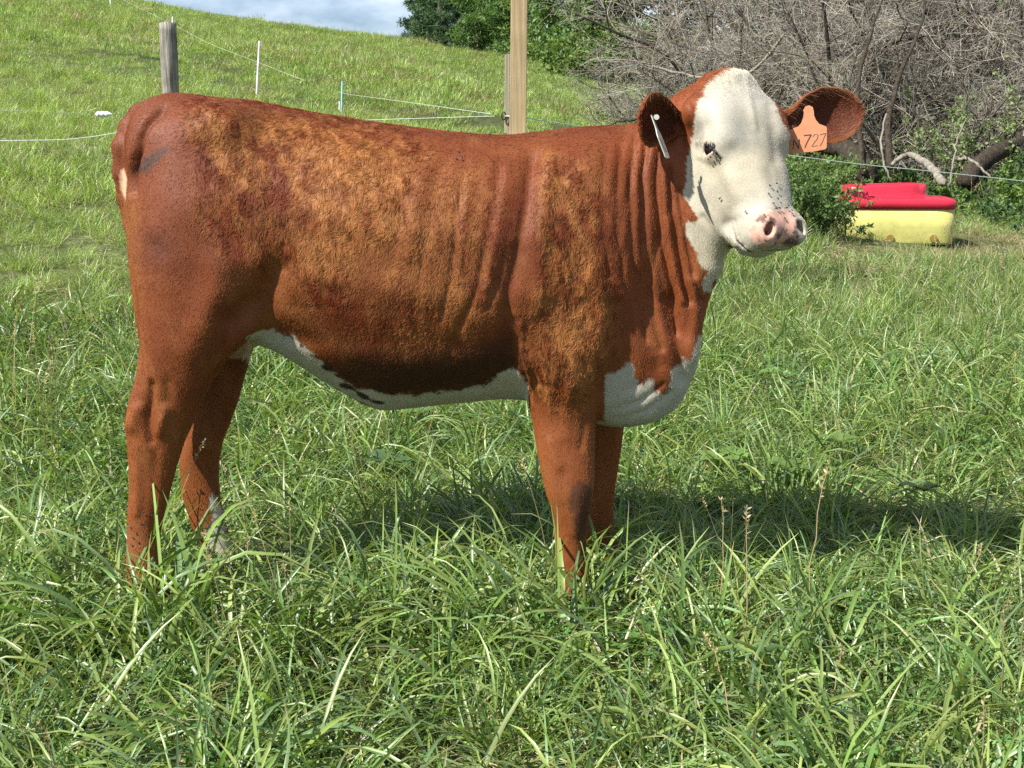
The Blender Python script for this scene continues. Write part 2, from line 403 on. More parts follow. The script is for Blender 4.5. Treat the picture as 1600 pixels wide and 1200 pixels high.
# head frame
PSI, ALP, SL = R_(27), R_(31), .87
HL = np.array([math.sin(PSI) * math.sin(ALP), -math.cos(PSI) * math.sin(ALP), -math.cos(ALP)])   # down the nose
HR = np.array([math.cos(PSI), math.sin(PSI), 0.])                                                # towards the picture's right
HF = np.array([math.sin(PSI) * math.cos(ALP), -math.cos(PSI) * math.cos(ALP), math.sin(ALP)])    # out of the forehead
HO = P(1156, 114, 3.14)
def to_head(p): q = p - HO; return q @ HL / SL, q @ HR, q @ HF
def from_head(l, r, f): return HO + np.multiply.outer(l, HL * SL) + np.multiply.outer(r, HR) + np.multiply.outer(f, HF)

def poly_sd(px, py, poly):
    """signed distance (inside > 0) of points to a closed polygon"""
    poly = np.asarray(poly, float); x0, y0 = poly[:, 0], poly[:, 1]; x1, y1 = np.roll(x0, -1), np.roll(y0, -1)
    d = np.full(px.shape, 1e9); ins = np.zeros(px.shape, bool)
    for a, b, c, e in zip(x0, y0, x1, y1):
        t = np.clip(((px - a) * (c - a) + (py - b) * (e - b)) / max((c - a) ** 2 + (e - b) ** 2, 1e-12), 0, 1)
        d = np.minimum(d, (px - a - t * (c - a)) ** 2 + (py - b - t * (e - b)) ** 2)
        k = ((b > py) != (e > py)); ins ^= k & (px < (c - a) * (py - b) / np.where(e == b, 1e-12, e - b) + a)
    return np.where(ins, 1, -1) * np.sqrt(d)
def line_d(px, py, ln):
    ln = np.asarray(ln, float); d = np.full(px.shape, 1e9)
    for (a, b), (c, e) in zip(ln[:-1], ln[1:]):
        t = np.clip(((px - a) * (c - a) + (py - b) * (e - b)) / max((c - a) ** 2 + (e - b) ** 2, 1e-12), 0, 1)
        d = np.minimum(d, (px - a - t * (c - a)) ** 2 + (py - b - t * (e - b)) ** 2)
    return np.sqrt(d)

OUTLINE = [(208, 178), (219, 166), (238, 153), (263, 144), (300, 146), (340, 152), (400, 157), (460, 170), (520, 181), (580, 190), (640, 198),
           (700, 205), (760, 210), (800, 210), (850, 205), (900, 198), (950, 196), (985, 195), (1010, 188), (1040, 160), (1070, 138), (1100, 122), (1128, 130),
           (1138, 200), (1135, 300), (1132, 380), (1130, 420), (1112, 455), (1100, 490), (1094, 520), (1092, 550), (1086, 580), (1070, 612), (1050, 636),
           (1020, 655), (985, 664), (945, 663), (905, 650), (860, 634), (820, 622), (780, 621), (740, 625), (700, 629), (660, 634), (620, 638), (595, 639),
           (570, 630), (540, 613), (500, 590), (460, 563), (430, 544), (400, 534), (375, 533), (340, 548), (300, 566), (260, 572), (232, 560), (220, 530), (213, 480),
           (207, 420), (203, 370), (200, 330), (198, 290), (197, 250), (200, 210)]

gx = np.concatenate([np.arange(-1.02, .32, .0078), np.arange(.32, .80, .0042)])
gz = np.concatenate([np.arange(-.03, .82, .0078), np.arange(.82, 1.47, .0042)])
gy = np.arange(2.74, 3.66, .0060)
F_ = np.full((len(gx), len(gy), len(gz)), .3, np.float32)
def smin(a, b, k):
    h = np.clip(.5 + .5 * (b - a) / k, 0, 1); return b + (a - b) * h - k * h * (1 - h)
def smax(a, b, k): return -smin(-a, -b, k)
def box(lo, hi):
    s = [slice(max(0, np.searchsorted(g, a)), min(len(g), np.searchsorted(g, b))) for g, a, b in zip((gx, gy, gz), lo, hi)]
    X, Y, Z = np.meshgrid(gx[s[0]], gy[s[1]], gz[s[2]], indexing='ij'); return tuple(s), X, Y, Z
def blur(a, n, ax):
    for _ in range(n):
        p = np.concatenate([a.take([0], ax), a, a.take([-1], ax)], ax); m = a.shape[ax]
        a = (p.take(range(m), ax) + 2 * p.take(range(1, m + 1), ax) + p.take(range(2, m + 2), ax)) / 4
    return a
# trunk and neck: the side outline, inflated
X2, Z2 = np.meshgrid(gx, gz, indexing='ij')
OW = Pc(*np.array(OUTLINE, float).T)
yc1 = yc_of_u(800 + gx * FPX / 3.34)
sd = poly_sd(X2, Z2, OW[:, [0, 2]])
U2, V2 = proj(np.stack([X2, np.broadcast_to(yc1[:, None], X2.shape), Z2], -1))
Wd = np.interp(U2, [185, 205, 240, 300, 380, 460, 560, 660, 760, 850, 930, 985, 1040, 1090, 1140], [.05, .10, .165, .205, .225, .235, .262, .272, .262, .235, .195, .150, .118, .100, .09])
top_ = np.interp(U2, [200, 400, 640, 800, 950, 1000], [150, 157, 198, 210, 196, 190])
rel = (V2 - top_) / 430.0
Wd = Wd * np.interp(rel, [0, .12, .35, .55, .80, 1.0], [.80, .92, 1.03, 1.02, .86, .66])
Wd = Wd * (1 - .17 * sstep(.55, 1.0, rel) * sstep(400, 470, U2) * sstep(830, 780, U2))
Wd = Wd * (1 - .25 * sstep(470, 560, V2) * sstep(470, 330, U2))
Wd = np.where(U2 > 940, Wd * (1 + .28 * sstep(430, 560, V2) * sstep(940, 1000, U2)), Wd)
Rd = np.interp(U2, [185, 230, 300, 450, 850, 950, 1020, 1100], [.07, .12, .19, .26, .26, .19, .12, .10])
Rd = Rd * np.where(V2 > 520, np.interp(U2, [300, 420, 560, 800, 900, 1000], [1, .62, .75, .75, .7, .75]), 1)
sd = blur(blur(sd, 5, 0), 5, 1); Wd = blur(blur(Wd, 8, 0), 8, 1); Rd = blur(blur(Rd, 8, 0), 8, 1)
e = np.clip(1 - sd / Rd, 0, None).astype(np.float32)[:, None, :]
q = (np.abs(gy[None, :, None] - yc1[:, None, None]) / Wd[:, None, :]).astype(np.float32)
F_ = ((q ** 2.25 + e ** 2.25) ** (1 / 2.25) - 1) * np.minimum(Wd, Rd)[:, None, :].astype(np.float32)
del q, e

# legs: (v, left u, right u, half width) stations at their own depth
LEGS = {
    'near_hind': (3.17, [(380, 250, 400, .035), (440, 222, 410, .070), (500, 219, 393, .080), (545, 220, 365, .074), (590, 213, 335, .064), (625, 203, 317, .056), (660, 197, 302, .050), (690, 199, 288, .045), (720, 201, 279, .038), (760, 203, 268, .033), (800, 201, 257, .031), (835, 200, 250, .031), (870, 199, 247, .034), (895, 199, 252, .037), (915, 202, 262, .040), (945, 205, 275, .043)]),
    'far_hind': (3.47, [(440, 245, 435, .085), (500, 268, 420, .080), (545, 285, 396, .072), (590, 300, 381, .060), (625, 300, 371, .053), (660, 293, 359, .048), (690, 286, 347, .043), (720, 281, 342, .037), (750, 281, 341, .032), (780, 286, 344, .030), (810, 296, 350, .030), (845, 308, 360, .034), (870, 316, 368, .037), (890, 325, 378, .040), (925, 330, 388, .042)]),
    'near_fore': (3.15, [(400, 850, 1000, .05), (480, 812, 985, .075), (540, 806, 962, .085), (580, 812, 948, .080), (620, 822, 939, .070), (660, 831, 933, .060), (700, 838, 930, .053), (740, 847, 928, .048), (770, 854, 926, .045), (795, 862, 922, .040), (820, 867, 918, .034), (850, 868, 916, .031), (880, 867, 917, .034), (905, 871, 923, .037), (925, 872, 929, .040), (955, 872, 936, .043)]),
    'far_fore': (3.46, [(480, 850, 1000, .07), (560, 880, 992, .075), (620, 895, 985, .066), (660, 903, 974, .058), (700, 905, 970, .050), (740, 908, 964, .046), (765, 910, 960, .043), (790, 914, 957, .036), (815, 915, 958, .032), (840, 915, 963, .034), (860, 917, 967, .036), (880, 919, 971, .038), (910, 918, 975, .042)]),
}
for k_, (Yl, st) in LEGS.items():
    st = np.array(st, float)
    pl, pr = P(st[:, 1], st[:, 0], Yl), P(st[:, 2], st[:, 0], Yl)
    zz = pl[:, 2][::-1]; cx = ((pl[:, 0] + pr[:, 0]) / 2)[::-1]; ax_ = ((pr[:, 0] - pl[:, 0]) / 2)[::-1]; by = st[:, 3][::-1]
    yy_ = np.full(len(zz), Yl)
    if 'fore' in k_: yy_ = Yl + (.04 if 'near' in k_ else -.04) * sstep(.30, .55, zz)
    s_, X, Y, Z = box((cx.min() - ax_.max() - .06, Yl - .22, -1), (cx.max() + ax_.max() + .06, Yl + .22, zz[-1] + .06))
    z1 = gz[s_[2]]
    def it(a): return blur(np.interp(z1, zz, a)[None], 3, 1)[0][None, None, :]
    C, A, B, YY = it(cx), it(ax_), it(by), it(yy_)
    g = (((np.abs(X - C) / A) ** 2.2 + (np.abs(Y - YY) / B) ** 2.2) ** (1 / 2.2) - 1) * np.minimum(A, B)
    g = np.maximum(g, Z - zz[-1]) + np.maximum(0, zz[0] + .0 - Z) * 3
    F_[s_] = smin(F_[s_], g.astype(np.float32), .022 if 'near_h' in k_ else .020)

def ell(c, R, rad, k=.03, sub=False, pad=.08):
    """ellipsoid with axes R (3 rows) and radii, joined to or cut from the field"""
    c = np.array(c, float); m = max(rad) + pad
    s_, X, Y, Z = box(c - m, c + m); d = np.stack([X, Y, Z], -1) - c
    R = np.array(R, float); q = d @ R.T / np.array(rad)
    k0 = np.linalg.norm(q, axis=-1); k1 = np.linalg.norm(q / np.array(rad), axis=-1)
    g = (k0 * (k0 - 1) / np.maximum(k1, 1e-6)).astype(np.float32)
    F_[s_] = smax(F_[s_], -g, k) if sub else smin(F_[s_], g, k)
def cap(a, b, ra, rb, k=.02, flat=1):
    a = np.array(a, float); b = np.array(b, float); m = max(ra, rb) + .06
    s_, X, Y, Z = box(np.minimum(a, b) - m, np.maximum(a, b) + m); d = np.stack([X, Y, Z], -1) - a; ab = b - a
    t = np.clip(d @ ab / (ab @ ab), 0, 1); g = np.linalg.norm(d - t[..., None] * ab, axis=-1) - (ra + (rb - ra) * t)
    F_[s_] = smin(F_[s_], g.astype(np.float32), k)
WI = np.eye(3)
# shoulder, elbow, stifle and hip masses on both sides
for sgn in (-1, 1):
    def PE(u, v, dy):
        q_ = P(u, v, COW_Y - dy); q_[1] = COW_Y + sgn * dy; return q_
    ell(PE(905, 400, .135), WI, (.15, .085, .24), .06)
    ell(PE(880, 540, .15), WI, (.11, .070, .12), .05)
    ell(PE(302, 400, .10), WI, (.115, .115, .22), .05)
    ell(PE(355, 475, .155), WI, (.075, .060, .10), .05)
    ell(PE(335, 200, .140), WI, (.07, .04, .045), .07)
    ell(PE(236, 235, .085), WI, (.045, .045, .06), .05)
# udder and teats
ell(P(372, 528, 3.33), WI, (.06, .07, .035), .03)
for (u_, v_, y_) in ((388, 540, 3.27), (362, 541, 3.24), (392, 543, 3.37)):
    p_ = P(u_, v_, y_); cap(p_ + [0, 0, .03], p_ + [0, 0, -.012], .012, .007, .01)
# brisket bulge
ell(P(1010, 600, COW_Y - .01), WI, (.10, .085, .075), .04)
# tail down the back of the rump
TL = [(240, 168, 3.30, .024), (219, 180, 3.295, .027), (204, 200, 3.285, .027), (194, 230, 3.275, .028), (193, 270, 3.28, .025), (196, 310, 3.29, .020), (205, 350, 3.30, .017), (222, 420, 3.31, .016), (238, 520, 3.33, .018), (246, 600, 3.35, .024), (250, 670, 3.36, .022), (250, 700, 3.36, .008)]
for a_, b_ in zip(TL[:-1], TL[1:]):
    cap(P(a_[0] + 0, a_[1], a_[2]), P(b_[0], b_[1], b_[2]), a_[3], b_[3], .010)

# head by stations along the nose: l, half width, front f, back f
HS = np.array([(-.035, .020, -.07, -.10), (-.012, .060, -.030, -.13), (.02, .084, -.012, -.155), (.06, .106, .000, -.175), (.11, .109, .006, -.19), (.16, .102, .006, -.205), (.20, .098, .002, -.215), (.24, .090, -.004, -.222), (.28, .087, -.008, -.215),
               (.32, .069, -.010, -.195), (.36, .063, -.012, -.175), (.40, .063, -.012, -.158), (.43, .067, -.012, -.150), (.455, .069, -.014, -.142), (.475, .065, -.022, -.132), (.49, .052, -.040, -.118), (.500, .025, -.065, -.09)])
corner = np.array([from_head(l, r, f) for l in (-.1, .56) for r in (-.17, .17) for f in (-.28, .06)])
s_, X, Y, Z = box(corner.min(0), corner.max(0))
Pp = np.stack([X, Y, Z], -1); l_, r__, f_ = to_head(Pp)
def hi(k): 
    ll = np.linspace(-.06, .52, 400); return np.interp(l_, ll, blur(np.interp(ll, HS[:, 0], HS[:, k])[None], 60, 1)[0])
hw, ft, fb = hi(1), hi(2), hi(3)
cf = (ft + fb) / 2; hf = (ft - fb) / 2
tf = np.clip((f_ - cf) / hf, -1, 1)
narrow = np.interp(tf, [-1, -.3, .4, 1], [.62, .86, 1.0, .95])
ex = 2.5
g = ((np.abs(r__ / (hw * narrow)) ** ex + np.abs((f_ - cf) / hf) ** ex) ** (1 / ex) - 1) * np.minimum(hw, hf)
g = smax(g, -(l_ + .028), .03); g = smax(g, l_ - .493 + .55 * np.clip(-f_ - .085, 0, 1), .022)
F_[s_] = smin(F_[s_], g.astype(np.float32), .045)
del X, Y, Z, Pp, l_, r__, f_, hw, ft, fb, cf, hf, tf, narrow, g
RH = np.stack([HL, HR, HF])
def hell(l, r, f, rad, k=.03, sub=False, rot=None):
    R = RH
    if rot is not None: R = rot
    ell(from_head(l, r, f), R, rad, k, sub)
def axes(a, b):       # orthonormal rows from two head-space directions
    a = nrm(np.array(a) @ RH); b = np.array(b) @ RH; b = nrm(b - (b @ a) * a); return np.stack([a, b, np.cross(a, b)])
hell(.000, 0, -.06, (.030, .055, .050), .05)                                  # poll
EYE_L, EYE_R, EYE_F = .190, .100, -.066
EY = {-1: (EYE_R, EYE_F), 1: (.094, -.046)}
for sg in (-1, 1):
    hell(.145, sg * .077, -.022, (.050, .030, .022), .04)                     # brow
    hell(.190, sg * .090, -.056, (.034, .025, .030), .03)                     # orbit
    hell(.275, sg * .060, -.125, (.080, .026, .070), .04)                      # cheek
    hell(.290, sg * .052, -.045, (.075, .018, .016), .03)                      # facial crest
    hell(.455, sg * .043, -.040, (.040, .031, .032), .02)                      # nostril wing
    hell(.430, sg * .050, -.085, (.050, .024, .045), .025)                     # upper lip
    hell(.235, sg * .050, -.014, (.05, .018, .012), .02, True) if False else None
    # temple hollow, ear root
    hell(.060, sg * .098, -.085, (.030, .026, .030), .04)
    # eye opening: corner to corner runs from high at the back to low at the nose
    A_ = axes((.62, -sg * .30, .45), (.30, sg * .55, -.40))
    hell(EYE_L, sg * (EY[sg][0] + .012), EY[sg][1], (.0290, .034, .0112), .004, True, axes((.42, -sg * .68, .62), (0, sg * .75, .65)))
    # nostril
    hell(.462, sg * .045, -.020, (.017, .0105, .028), .008, True, axes((.75, sg * .45, -.5), (-.45, sg * .9, .0)))
hell(.445, 0, -.122, (.040, .042, .026), .02)                                   # chin
def hcap(a, b, ra, rb, k=.03): cap(from_head(*a), from_head(*b), ra, rb, k)
for sg in (-1, 1): hcap((.27, sg * .035, -.215), (.43, sg * .022, -.140), .040, .030, .03)   # lower jaw
hcap((.20, 0, -.26), (.34, 0, -.215), .07, .05, .05)
# mouth line
for sg in (-1, 1):
    a_ = from_head(.495, 0, -.088); b_ = from_head(.470, sg * .055, -.098); c_ = from_head(.40, sg * .068, -.125)
    for p0, p1 in ((a_, b_), (b_, c_)):
        d_ = (p1 - p0); m_ = (p0 + p1) / 2
        ax0 = nrm(d_); ax1 = nrm(np.cross(ax0, HR * sg + HL)); ax2 = np.cross(ax0, ax1)
        ell(m_, np.stack([ax0, ax1, ax2]), (np.linalg.norm(d_) * .62, .0030, .012), .004, True)

def surface_nets(F, xs, ys, zs):
    nx, ny, nz = F.shape; s = F < 0
    cs = [s[a:nx - 1 + a, b:ny - 1 + b, c:nz - 1 + c] for a in (0, 1) for b in (0, 1) for c in (0, 1)]
    alla = np.logical_and.reduce(cs); anyb = np.logical_or.reduce(cs); act = anyb & ~alla
    I = np.argwhere(act); idm = -np.ones(act.shape, np.int32); idm[act] = np.arange(len(I))
    acc = np.zeros((len(I), 3)); cnt = np.zeros(len(I)); ax = (xs, ys, zs)
    for d in range(3):
        o1, o2 = [k for k in range(3) if k != d]
        for a in (0, 1):
            for b in (0, 1):
                p = I.copy(); p[:, o1] += a; p[:, o2] += b; q = p.copy(); q[:, d] += 1
                f0 = F[tuple(p.T)]; f1 = F[tuple(q.T)]; m = (f0 < 0) != (f1 < 0)
                t = f0[m] / (f0[m] - f1[m]); w_ = np.zeros((m.sum(), 3))
                for k in range(3):
                    g_ = ax[k]; w_[:, k] = g_[p[m, k]] if k != d else g_[p[m, k]] * (1 - t) + g_[q[m, k]] * t
                acc[m] += w_; cnt[m] += 1
    V = acc / cnt[:, None]; quads = []
    for d in range(3):
        o1, o2 = [(1, 2), (2, 0), (0, 1)][d]
        sl0 = [slice(1, -1)] * 3; sl0[d] = slice(0, -1); sl1 = list(sl0); sl1[d] = slice(1, None)
        a, b = s[tuple(sl0)], s[tuple(sl1)]; E = np.argwhere(a != b)
        off = np.array([1 if k != d else 0 for k in range(3)]); E = E + off
        flip = ~s[tuple(E.T)]
        c = []
        for da, db in ((0, 0), (-1, 0), (-1, -1), (0, -1)):
            p = E.copy(); p[:, o1] += da; p[:, o2] += db; c.append(idm[tuple(p.T)])
        Q = np.stack(c, -1); Q[flip] = Q[flip][:, ::-1]; quads.append(Q)
    return V, np.concatenate(quads)
CV, CF = surface_nets(F_, gx, gy, gz)
del F_
# keep the largest piece only
def relax(V, F, n, lam=.5):
    e0 = np.concatenate([F[:, [0, 1]], F[:, [1, 2]], F[:, [2, 3]], F[:, [3, 0]]]); a = np.concatenate([e0[:, 0], e0[:, 1]]); b = np.concatenate([e0[:, 1], e0[:, 0]])
    deg = np.bincount(a, minlength=len(V))[:, None]
    for i in range(n):
        m = np.stack([np.bincount(a, weights=V[b, k], minlength=len(V)) for k in range(3)], -1) / np.maximum(deg, 1)
        V = V + (m - V) * (lam if i % 2 == 0 else -lam * 1.04)
    return V
def vnormals(V, F):
    n = np.cross(V[F[:, 2]] - V[F[:, 0]], V[F[:, 3]] - V[F[:, 1]]); N = np.zeros_like(V)
    for k in range(4):
        for d in range(3): N[:, d] += np.bincount(F[:, k], weights=n[:, d], minlength=len(V))
    return nrm(N)
hm_ = ((CV - HO) @ HL > .1) & (CV[:, 0] > .38)
V0 = CV.copy(); CV = relax(CV, CF, 6); CV[hm_] = .5 * (V0[hm_] + CV[hm_]); CV = relax(CV, CF, 2)
CN = vnormals(CV, CF)

# folds, hollows and muscles drawn in side view: (polyline, width, amount in metres); they go with the side facing the camera, mirrored to the far side
FOLDS = [
    # neck folds
    ([(1010, 205), (1004, 300), (1008, 400), (1020, 480), (1036, 545)], 5, -.0075), ([(1018, 215), (1014, 300), (1018, 400), (1032, 480)], 5, .004),
    ([(992, 210), (984, 300), (988, 400), (998, 470), (1012, 530)], 4.5, -.0065), ([(973, 215), (964, 300), (967, 390), (975, 450)], 4, -.005),
    ([(1030, 235), (1027, 300), (1035, 380), (1050, 450), (1062, 520)], 5, -.0085), ([(1046, 265), (1050, 330), (1062, 400), (1076, 470)], 5, -.0075),
    ([(1060, 300), (1068, 350), (1082, 410), (1092, 470)], 5, -.006), ([(950, 230), (941, 300), (945, 380), (950, 430)], 5, -.0035),
    ([(1040, 245), (1040, 320), (1050, 400), (1066, 470)], 5, .005), ([(1000, 220), (995, 310), (999, 410), (1010, 480)], 4, .004),
    ([(1050, 155), (1062, 185), (1070, 230)], 4, -.004), ([(1066, 145), (1078, 170), (1084, 200)], 4, -.004),
    ([(1045, 470), (1060, 530), (1068, 590)], 13, -.017), ([(1085, 440), (1088, 500), (1082, 560)], 9, .008), ([(1000, 430), (1015, 500), (1030, 570)], 12, -.006),
    # ribs and skin folds behind the shoulder
    ([(738, 212), (722, 280), (712, 360), (704, 440), (690, 500)], 4.5, -.0055), ([(748, 212), (733, 280), (722, 360), (716, 440)], 5, .0035),
    ([(782, 250), (770, 320), (757, 400), (742, 460), (715, 520), (700, 560)], 6, -.0055), ([(795, 260), (784, 330), (770, 400), (758, 450)], 6, .004),
    ([(832, 250), (822, 330), (808, 400), (796, 450), (790, 520), (800, 570)], 12, -.013), ([(808, 300), (798, 360), (782, 430), (765, 480)], 6, -.004),
    ([(690, 260), (675, 330), (660, 400), (650, 470)], 9, -.004), ([(640, 280), (622, 350), (610, 420)], 9, -.004), ([(668, 260), (650, 330), (636, 400)], 9, .004),
    ([(860, 240), (850, 330), (842, 420), (840, 480)], 14, .008),
    # elbow folds
    ([(806, 500), (808, 545), (822, 600)], 4, -.007), ([(818, 512), (824, 555), (838, 600)], 4, -.006), ([(832, 530), (838, 565), (852, 605)], 4, -.0045), ([(812, 508), (816, 550), (830, 600)], 3, .004),
    # shoulder point, upper arm edge
    ([(960, 480), (952, 560), (940, 610)], 13, -.010), ([(930, 420), (940, 480), (940, 520)], 14, .006),
    # rump and thigh
    ([(252, 170), (232, 190), (218, 215), (210, 250), (207, 300)], 6, -.020), ([(325, 180), (350, 190)], 30, .005),
    ([(400, 290), (440, 340), (430, 400)], 45, -.006), ([(430, 425), (412, 465), (365, 505)], 24, -.026), ([(300, 330), (330, 400), (345, 450)], 30, .008), ([(345, 420), (330, 480), (300, 540)], 26, .010),
    ([(245, 385), (250, 395)], 14, -.004), ([(260, 300), (250, 350)], 40, .005), ([(420, 470), (470, 500), (520, 530)], 16, .005),
    # hock and cannon
    ([(238, 600), (230, 645), (238, 690)], 6, -.011), ([(213, 640), (206, 665)], 10, .008), ([(256, 640), (250, 675)], 8, .008), ([(245, 700), (240, 780), (238, 830)], 6, -.005), ([(216, 700), (214, 800)], 6, .004), ([(222, 560), (216, 600)], 9, -.004), ([(262, 600), (258, 640)], 9, -.003), ([(228, 740), (226, 800)], 6, -.003),
    ([(312, 690), (330, 700)], 8, .006), ([(318, 640), (330, 670)], 7, -.004),
    # knee
    ([(906, 770), (904, 800), (900, 830)], 9, .006), ([(878, 740), (882, 790)], 8, -.003), ([(862, 690), (872, 730)], 8, .003), ([(892, 600), (884, 680)], 12, .004), ([(914, 620), (908, 700)], 5, -.004),
    # brisket creases
    ([(960, 640), (1000, 628), (1035, 600)], 3.5, -.004), ([(965, 655), (1010, 642), (1050, 612)], 3.5, -.004), ([(975, 610), (1000, 600)], 5, -.003),
]
u_, v_ = proj(CV); inv = np.zeros(len(CV))
lh, rh, fh = to_head(CV)
head_w = sstep(.0, .03, .11 - np.abs(rh)) * sstep(-.26, -.22, fh) * sstep(-.06, -.02, lh) * (CV[:, 0] > .4)
sgn_near = np.where(CV[:, 1] < yc_of_u(u_), 1., 0.)
side_w = np.clip(np.abs(CN[:, 1]) * 1.5, 0, 1)
for ln, wd_, am in FOLDS:
    ln = np.array(ln, float); k = (u_ > ln[:, 0].min() - 4 * wd_) & (u_ < ln[:, 0].max() + 4 * wd_) & (v_ > ln[:, 1].min() - 4 * wd_) & (v_ < ln[:, 1].max() + 4 * wd_)
    wob = 3.0 * vnoise(CV[k], 16, 3) if wd_ < 10 else 0
    d = line_d(u_[k] + wob, v_[k], ln); inv[k] += (am * np.clip(.95 + .8 * vnoise(CV[k], 11, 17), .3, 1.6) if wd_ < 10 else am) * np.exp(-(d / wd_) ** 2) * np.where((np.abs(ln[:, 0].mean() - 321) < 12) & (ln[:, 1].mean() > 630), 1, sgn_near[k])
inv *= side_w * (1 - head_w)
# fine vertical wrinkles of the neck skin, lumpy winter coat over rump, ribs and shoulder
neck_m = sstep(930, 975, u_) * sstep(1105, 1080, u_) * sstep(180, 230, v_) * sstep(600, 500, v_) * (1 - head_w)
wr = vnoise(np.stack([CV[:, 0] * 1.0 - .12 * CV[:, 2] ** 2, CV[:, 1] * .2, CV[:, 2] * .10], -1), 75, 5)
inv += .0022 * neck_m * wr
def curl_mask(u, v, p):
    n = fbm(p, 9, 31, 3) * 45
    a = poly_sd(u + n, v + n, [(300, 165), (400, 160), (520, 190), (640, 205), (690, 240), (640, 330), (560, 400), (520, 470), (470, 480), (430, 420), (350, 410), (310, 350), (290, 250)])
    b = poly_sd(u + n, v + n, [(850, 240), (905, 235), (945, 300), (950, 420), (970, 520), (935, 560), (925, 640), (845, 640), (820, 560), (830, 470), (845, 400), (838, 300)])
    c = poly_sd(u + n, v + n, [(640, 260), (740, 250), (790, 300), (770, 480), (740, 580), (600, 590), (560, 500)]) - 8
    return np.clip(np.maximum(sstep(-25, 40, a), np.maximum(sstep(-22, 26, b), .5 * sstep(-25, 40, c))), 0, 1)
cm_ = curl_mask(u_, v_, CV) * (1 - head_w)
st_ = np.stack([CV[:, 0] + .25 * CV[:, 2], CV[:, 1], CV[:, 2] * .38], -1)
inv += cm_ * (.0046 * fbm(st_, 52, 41, 3)) + .0024 * (.35 + .65 * cm_) * fbm(st_, 20, 43, 3) * (1 - head_w) + .003 * fbm(CV, 7, 47, 2) * (1 - head_w)
HFOLDS = [([(1124, 246), (1140, 285), (1156, 330)], 9, .0045), ([(1112, 262), (1126, 300), (1140, 345)], 9, -.0035), ([(1096, 214), (1112, 216), (1124, 228)], 5, .0035), ([(1092, 244), (1104, 250), (1116, 252)], 4, .003),
    ([(1090, 252), (1104, 259), (1120, 258)], 4, -.002), ([(1165, 112), (1172, 160), (1180, 200)], 5, .0022), ([(1205, 165), (1210, 200), (1212, 250)], 10, -.004), ([(1098, 340), (1120, 372), (1146, 392)], 6, -.005), ([(1108, 330), (1130, 360), (1150, 378)], 9, .004),
    ([(1100, 165), (1108, 195)], 12, -.005), ([(1186, 262), (1205, 322)], 12, .0035), ([(1160, 270), (1176, 320)], 14, -.0025), ([(1146, 345), (1150, 366), (1160, 384)], 4, -.003), ([(1176, 362), (1184, 376)], 5, -.002)]
for ln, wd_, am in HFOLDS: inv += head_w * am * np.exp(-(line_d(u_, v_, ln) / wd_) ** 2)
inv += head_w * .0012 * fbm(CV, 30, 51, 2)
CV = CV + CN * inv[:, None]
CV = relax(CV, CF, 1, .25)
CN = vnormals(CV, CF)
BVH = BVHTree.FromPolygons(CV.tolist(), CF.tolist())
def hit(u, v, bvh=None):
    d = Vector(P(u, v, 3.0) - np.array([0, 0, CAM_H])).normalized()
    r = (bvh or BVH).ray_cast(Vector((0, 0, CAM_H)), d)
    return (np.array(r[0]), np.array(r[1])) if r[0] is not None else (None, None)

# ---- coat: colour, hair length, hair direction at any point of the skin
FACE = [(1124, 121), (1140, 110), (1165, 104), (1180, 112), (1197, 130), (1212, 163), (1222, 186), (1234, 203), (1240, 215), (1243, 245), (1237, 300), (1290, 340), (1290, 410), (1200, 425), (1150, 425), (1135, 422), (1122, 436), (1112, 455), (1099, 458), (1094, 447), (1104, 432), (1098, 415), (1085, 392), (1072, 360), (1066, 352), (1070, 330), (1067, 290), (1072, 255), (1080, 232), (1078, 212), (1088, 185), (1092, 160), (1104, 136), (1108, 128)]
BELLY = [(388, 528), (398, 516), (424, 514), (434, 519), (470, 531), (492, 556), (515, 577), (545, 603), (600, 614), (660, 616), (700, 610), (750, 603), (776, 590), (800, 573), (830, 600), (850, 660), (600, 700), (380, 560)]
BRISK = [(936, 600), (946, 582), (972, 576), (985, 562), (990, 590), (1000, 602), (1018, 590), (1024, 614), (1042, 612), (1048, 600), (1052, 572), (1075, 560), (1083, 560), (1090, 520), (1110, 540), (1110, 640), (1020, 690), (925, 690), (928, 640)]
SOCK = [(326, 778), (334, 774), (345, 790), (352, 822), (362, 850), (372, 905), (322, 905), (327, 850), (318, 835), (330, 815)]
ARMPIT = [(770, 600), (800, 575), (815, 590), (826, 622), (826, 700), (770, 650)]
RED = np.array([.180, .038, .010]); DEEP = np.array([.120, .027, .009]); TAN = np.array([.42, .175, .050]); WHITE = np.array([.55, .515, .42]); PINK = np.array([.47, .27, .205]); ORANGE = np.array([.26, .078, .020])
